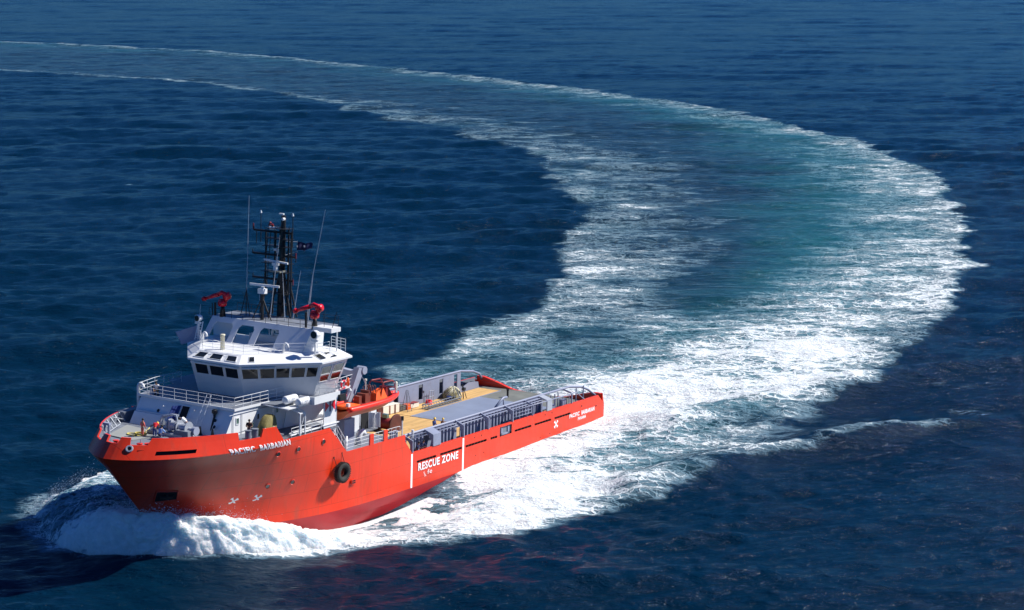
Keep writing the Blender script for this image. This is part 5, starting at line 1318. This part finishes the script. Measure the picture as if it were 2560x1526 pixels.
for y in (-.4,.4):
    for z in (0,.38): m.tube((-3.3,y,z),(3.3,y,z),.05)
    for k in range(14): x = -3.3+k*.5; m.tube((x,y,0),(x+.5 if k < 13 else x,y,.38),.03)
m.build('side_truss', 'dgrey', t)
for k in range(22): m = MB() if k == 0 else m; 
m = MB(); m.box((-.06,-.38,.02),(.06,.38,.05)); sl = m.mesh('rung', 'olive')
for k in range(24):
    o = bpy.data.objects.new('rung', sl); o.location = (-3.2+k*.28, 0, 0); col.objects.link(o); o.parent = t
m = MB(); m.tube((3.2,.0,.1),(2.7,-.6,1.7),.035); m.tube((3.2,.4,.1),(2.9,-.1,1.6),.03); m.box((2.6,-.7,1.65),(2.8,-.5,1.9)); m.tube((-2.9,-.3,.1),(-2.9,-.5,1.6),.04); m.tube((-3.2,.3,.1),(-3.0,-.2,1.3),.05); m.build('stanchion', 'dgrey', t)
t = thing('hose_coil', 'small red hose coil on the wooden deck beside the gangway', 'hose', (13.0,-6.1,.04))
m = MB(); m.path([(.42*math.cos(k*.5)*(1-.004*k), .35*math.sin(k*.5)*(1-.004*k), .05+.006*k) for k in range(64)], .055, 6); m.build('coil', 'redc', t, True)
t = thing('tool_rack', 'thin grey pipe rack standing behind the red hose coil', 'rack', (11.8,-6.6,.04))
m = MB()
for x in (-.5,-.1,.4): m.tube((x,0,0),(x,0,1.3),.035)
m.tube((-.5,0,1.2),(.4,0,1.3),.03); m.tube((-.5,0,.6),(.4,0,.6),.03); m.build('frame', 'steel', t)
t = thing('net_heap', 'heap of tan and green rope netting piled against the grey wall', 'net', (8.6,-5.95,.04))
m = MB(); rr = random.Random(9); rgs = []
for k in range(9):
    z = 1.25*math.sin(k/8*PI/2)*1.0; r = 1.15*math.cos(k/8*PI/2)+.02
    rgs.append([((r*1.1+rr.uniform(-.09,.09))*math.cos(2*PI*i/22), (r*.85+rr.uniform(-.09,.09))*math.sin(2*PI*i/22), z+rr.uniform(-.05,.05)) for i in range(22)])
m.loft(rgs); m.build('netting', 'rope', t)
m = MB()
for k in range(40):
    a = rr.uniform(0, 6.28); P = []
    for q__ in range(7):
        th = .25+1.2*q__/6; P.append((1.22*math.cos(th)*math.cos(a+.25*q__)*1.0, .95*math.cos(th)*math.sin(a+.25*q__), 1.28*math.sin(th)+.03))
    m.path(P, .035, 5)
tag(m.build('rope_strand', 'tan', t), kind='stuff')
m = MB(); m.box((1.2,.3,0),(1.6,.7,.5)); m.build('blue_drum', 'blueden', t)
t = thing('lifting_frame', 'upright dark frame leaning at the after end of the gangway', 'frame', (7.9,-4.9,.04))
m = MB(); m.tube((0,0,0),(.25,0,1.7),.05); m.tube((.5,.3,0),(.3,0,1.6),.04); m.tube((-.3,.2,0),(.2,0,1.5),.04); m.box((-.2,-.15,.9),(.2,.15,1.2)); m.build('frame', 'black', t)
t = thing('rope_winch', 'dark brown rope winch with round guards behind the ship house', 'winch', (27.0,-1.75,.05))
m = MB()
for y in (-1.15,.95):
    m.lathe([(1.0,y),(1.12,y+.03),(1.12,y+.16),(1.0,y+.19)], (0,0,.75), 24, 'Y')
m.build('flange', 'brown', t)
m = MB(); m.lathe([(.6,-1.1),(.6,.95)], (0,0,.75), 20, 'Y'); m.build('drum', 'darkred', t, True)
m = MB(); m.path([(1.2*math.cos(a), -1.2, .75+1.05*math.sin(a)) for a in np.linspace(-.2, PI+.2, 12)], .05, 6); m.box((-.15,-.5,1.35),(.25,.1,1.75)); m.build('guard', 'glassg', t)

# ---- people
def chain_mesh(name, V, E_, R_, material, levels=1):
    me = bpy.data.meshes.new(name); me.from_pydata(V, E_, []); o = bpy.data.objects.new(name, me); col.objects.link(o)
    mod = o.modifiers.new('skin', 'SKIN'); 
    for i, r in enumerate(R_):
        sv = me.skin_vertices[0].data[i]; sv.radius = (r, r) if not isinstance(r, tuple) else r; sv.use_root = (i == 0)
    sb = o.modifiers.new('sub', 'SUBSURF'); sb.levels = levels; sb.render_levels = levels
    dg = bpy.context.evaluated_depsgraph_get(); me2 = bpy.data.meshes.new_from_object(o.evaluated_get(dg))
    bpy.data.objects.remove(o); me2.materials.clear(); me2.materials.append(M[material])
    me2.polygons.foreach_set('use_smooth', [True]*len(me2.polygons))
    me2.name = name; return me2
POSES = {
 'stand': dict(pel=(0,0,.93), ch=(.03,0,1.32), nk=(.04,0,1.50), hd=(.07,0,1.66), el=((.03,.27,1.15),(.05,-.27,1.15)), ha=((.16,.25,.90),(.18,-.25,.90)), kn=((.03,.11,.50),(.0,-.11,.50)), ft=((0,.12,.05),(-.04,-.12,.05))),
 'bend':  dict(pel=(-.15,0,.88), ch=(.22,0,1.16), nk=(.40,0,1.22), hd=(.54,0,1.20), el=((.36,.25,.92),(.36,-.25,.92)), ha=((.55,.14,.68),(.55,-.14,.68)), kn=((.02,.12,.48),(-.05,-.12,.48)), ft=((-.02,.13,.05),(-.12,-.13,.05))),
 'crouch':dict(pel=(-.12,0,.42), ch=(.06,0,.80), nk=(.14,0,.97), hd=(.22,0,1.10), el=((.26,.26,.66),(.26,-.26,.66)), ha=((.46,.12,.50),(.46,-.12,.50)), kn=((.34,.18,.50),(.34,-.18,.50)), ft=((.10,.15,.05),(.06,-.15,.05))),
 'lean':  dict(pel=(-.05,0,.92), ch=(.12,0,1.28), nk=(.17,0,1.45), hd=(.24,0,1.60), el=((.30,.27,1.12),(.30,-.27,1.12)), ha=((.52,.20,1.14),(.52,-.20,1.14)), kn=((.02,.11,.50),(-.05,-.11,.50)), ft=((-.02,.12,.05),(-.12,-.12,.05))),
}
def person(loc, rz, pose, label, top, bottom, head='hair', sleeves=True, scale=1.0, bare=False):
    t = thing('person', label, 'person', loc, rz); P = POSES[pose]; S = lambda p: tuple(c*scale for c in p)
    pel, ch, nk, hd = (Vector(P[k]) for k in ('pel','ch','nk','hd')); up = (hd-nk).normalized()
    V = [pel, (pel+ch)/2, ch, nk, hd-up*.03, hd+up*.07, hd+Vector((.09,0,-.01))]; E_ = [(0,1),(1,2),(2,3),(3,4),(4,5),(4,6)]; R_ = [.13,.125,.145,.055,.088,.075,.022]
    for k, sg in ((0,1),(1,-1)):
        sh = ch+Vector((0, sg*.19, .09)); el, ha = Vector(P['el'][k]), Vector(P['ha'][k]); d = (ha-el).normalized()
        b = len(V); V += [sh, el, ha, ha+d*.07]; E_ += [(2,b),(b,b+1),(b+1,b+2),(b+2,b+3)]; R_ += [.062,.045,.030,.032]
        sd_ = d.cross(Vector((0,0,1))).normalized() if abs(d.z) < .95 else Vector((0,1,0))
        for f_, (o_, ln) in enumerate(((-.03,.06),(-.01,.075),(.012,.07),(.032,.055))):
            c = len(V); V += [ha+d*.09+sd_*o_, ha+d*(.09+ln*.6)+sd_*o_*1.1, ha+d*(.09+ln)+sd_*o_*1.1+Vector((0,0,-.015))]; E_ += [(b+3,c),(c,c+1),(c+1,c+2)]; R_ += [.010,.009,.008]
        c = len(V); V += [ha+d*.05+sd_*.05*sg, ha+d*.09+sd_*.06*sg]; E_ += [(b+3,c),(c,c+1)]; R_ += [.011,.009]
        hp = pel+Vector((0, sg*.09, -.03)); kn, ft = Vector(P['kn'][k]), Vector(P['ft'][k])
        b = len(V); V += [hp, kn, ft, ft+Vector((.15,0,-.015))]; E_ += [(0,b),(b,b+1),(b+1,b+2),(b+2,b+3)]; R_ += [.085,.058,.042,.038]
    me = chain_mesh('body', [S(v) for v in V], E_, [r*scale for r in R_], 'skin'); o = bpy.data.objects.new('body', me); col.objects.link(o); o.parent = t
    # shirt and trousers follow the body a little outside it
    V = [pel+Vector((0,0,.03)), (pel+ch)/2, ch, ch+(nk-ch)*.55]; E_ = [(0,1),(1,2),(2,3)]; R_ = [.150,.150,.168,.09]
    for k, sg in ((0,1),(1,-1)):
        sh = ch+Vector((0, sg*.19, .09)); el, ha = Vector(P['el'][k]), Vector(P['ha'][k]); b = len(V)
        V += [sh, el if sleeves else sh.lerp(el, .7)]; E_ += [(2,b),(b,b+1)]; R_ += [.082,.062]
        if sleeves: V += [el.lerp(ha, .85)]; E_ += [(b+1,b+2)]; R_ += [.045]
    if not bare:
        me = chain_mesh('shirt', [S(v) for v in V], E_, [r*scale for r in R_], top); o = bpy.data.objects.new('shirt', me); col.objects.link(o); o.parent = t
    V = [pel+Vector((0,0,.04)), pel-Vector((0,0,.05))]; E_ = [(0,1)]; R_ = [.152,.13]
    for k, sg in ((0,1),(1,-1)):
        hp = pel+Vector((0, sg*.09, -.04)); kn, ft = Vector(P['kn'][k]), Vector(P['ft'][k]); b = len(V)
        V += [hp, kn, ft+Vector((0,0,.07))]; E_ += [(1,b),(b,b+1),(b+1,b+2)]; R_ += [.105,.078,.065]
    me = chain_mesh('trousers', [S(v) for v in V], E_, [r*scale for r in R_], bottom); o = bpy.data.objects.new('trousers', me); col.objects.link(o); o.parent = t
    for sg, ft in ((1, P['ft'][0]), (-1, P['ft'][1])):
        m = MB(); f_ = Vector(ft); m.lathe([(.02,-.12),(.055,-.10),(.06,.0),(.055,.12),(.04,.19),(.01,.21)], (f_.x, f_.y, .05), 8, 'X'); o = m.build('boot', 'black', t, True); o.scale = (scale,)*3
    c = hd+up*.03; m = MB()
    if head == 'helmet':
        m.lathe([(.165,-.01),(.16,.01),(.128,.015),(.12,.06),(.09,.12),(.03,.15),(.005,.152)], tuple(c+Vector((0,0,.0))), 14); o = m.build('helmet', 'yellow', t, True)
    else:
        m.lathe([(.10,-.05),(.112,.0),(.105,.05),(.07,.10),(.01,.118)], tuple(c+Vector((-.02,0,.0))), 12); o = m.build('hair', 'hair', t, True)
    o.scale = (scale,)*3
    return t
person((65.2,-.75,6.15), PI*.95, 'stand', 'person in faded coral red overalls standing with his back to the bow bulwark', 'coral', 'coral', scale=.92)
person((64.6,.15,6.15), PI*1.1, 'bend', 'person in a red shirt and yellow helmet bending over the bow winch gear', 'shirtred', 'blueden', 'helmet', False, .95)
person((64.9,1.05,6.15), PI, 'crouch', 'person in a light blue shirt crouching beside the anchor windlass', 'lblue', 'navy', scale=1.0)
person((61.9,1.25,6.3), -PI*.35, 'bend', 'person in a white shirt and dark blue trousers leaning by the open door', 'whitec', 'blueden', sleeves=False)
person((59.2,-4.4,8.5), PI*.1, 'crouch', 'person in a white shirt and khaki trousers crouching behind the upper front rail', 'whitec', 'khaki', sleeves=False)
person((59.75,6.6,6.14), PI*.25, 'lean', 'person in a dark brown top and navy trousers leaning by the port bollards', 'browncl', 'navy')
person((25.35,2.9,.05), PI*.5, 'stand', 'helmeted person in dark blue overalls on the wooden deck, the one nearer the bow', 'blueden', 'blueden', 'helmet', scale=.97)
person((24.7,3.5,.05), PI*.9, 'stand', 'helmeted person in brown clothes on the wooden deck, the one nearer the stern', 'browncl', 'browncl', 'helmet', scale=.92)
person((35.4,7.7,.05), PI*.5, 'lean', 'person in navy overalls looking out over the side, the one nearer the bow', 'navy', 'navy')
person((34.5,7.65,.05), PI*.45, 'lean', 'person in navy overalls looking out over the side, the one nearer the stern', 'navy', 'navy')
person((31.6,7.45,.05), PI*.5, 'stand', 'person in a dark brown jacket standing in the passage behind the rail', 'browncl', 'darkred', scale=.95)
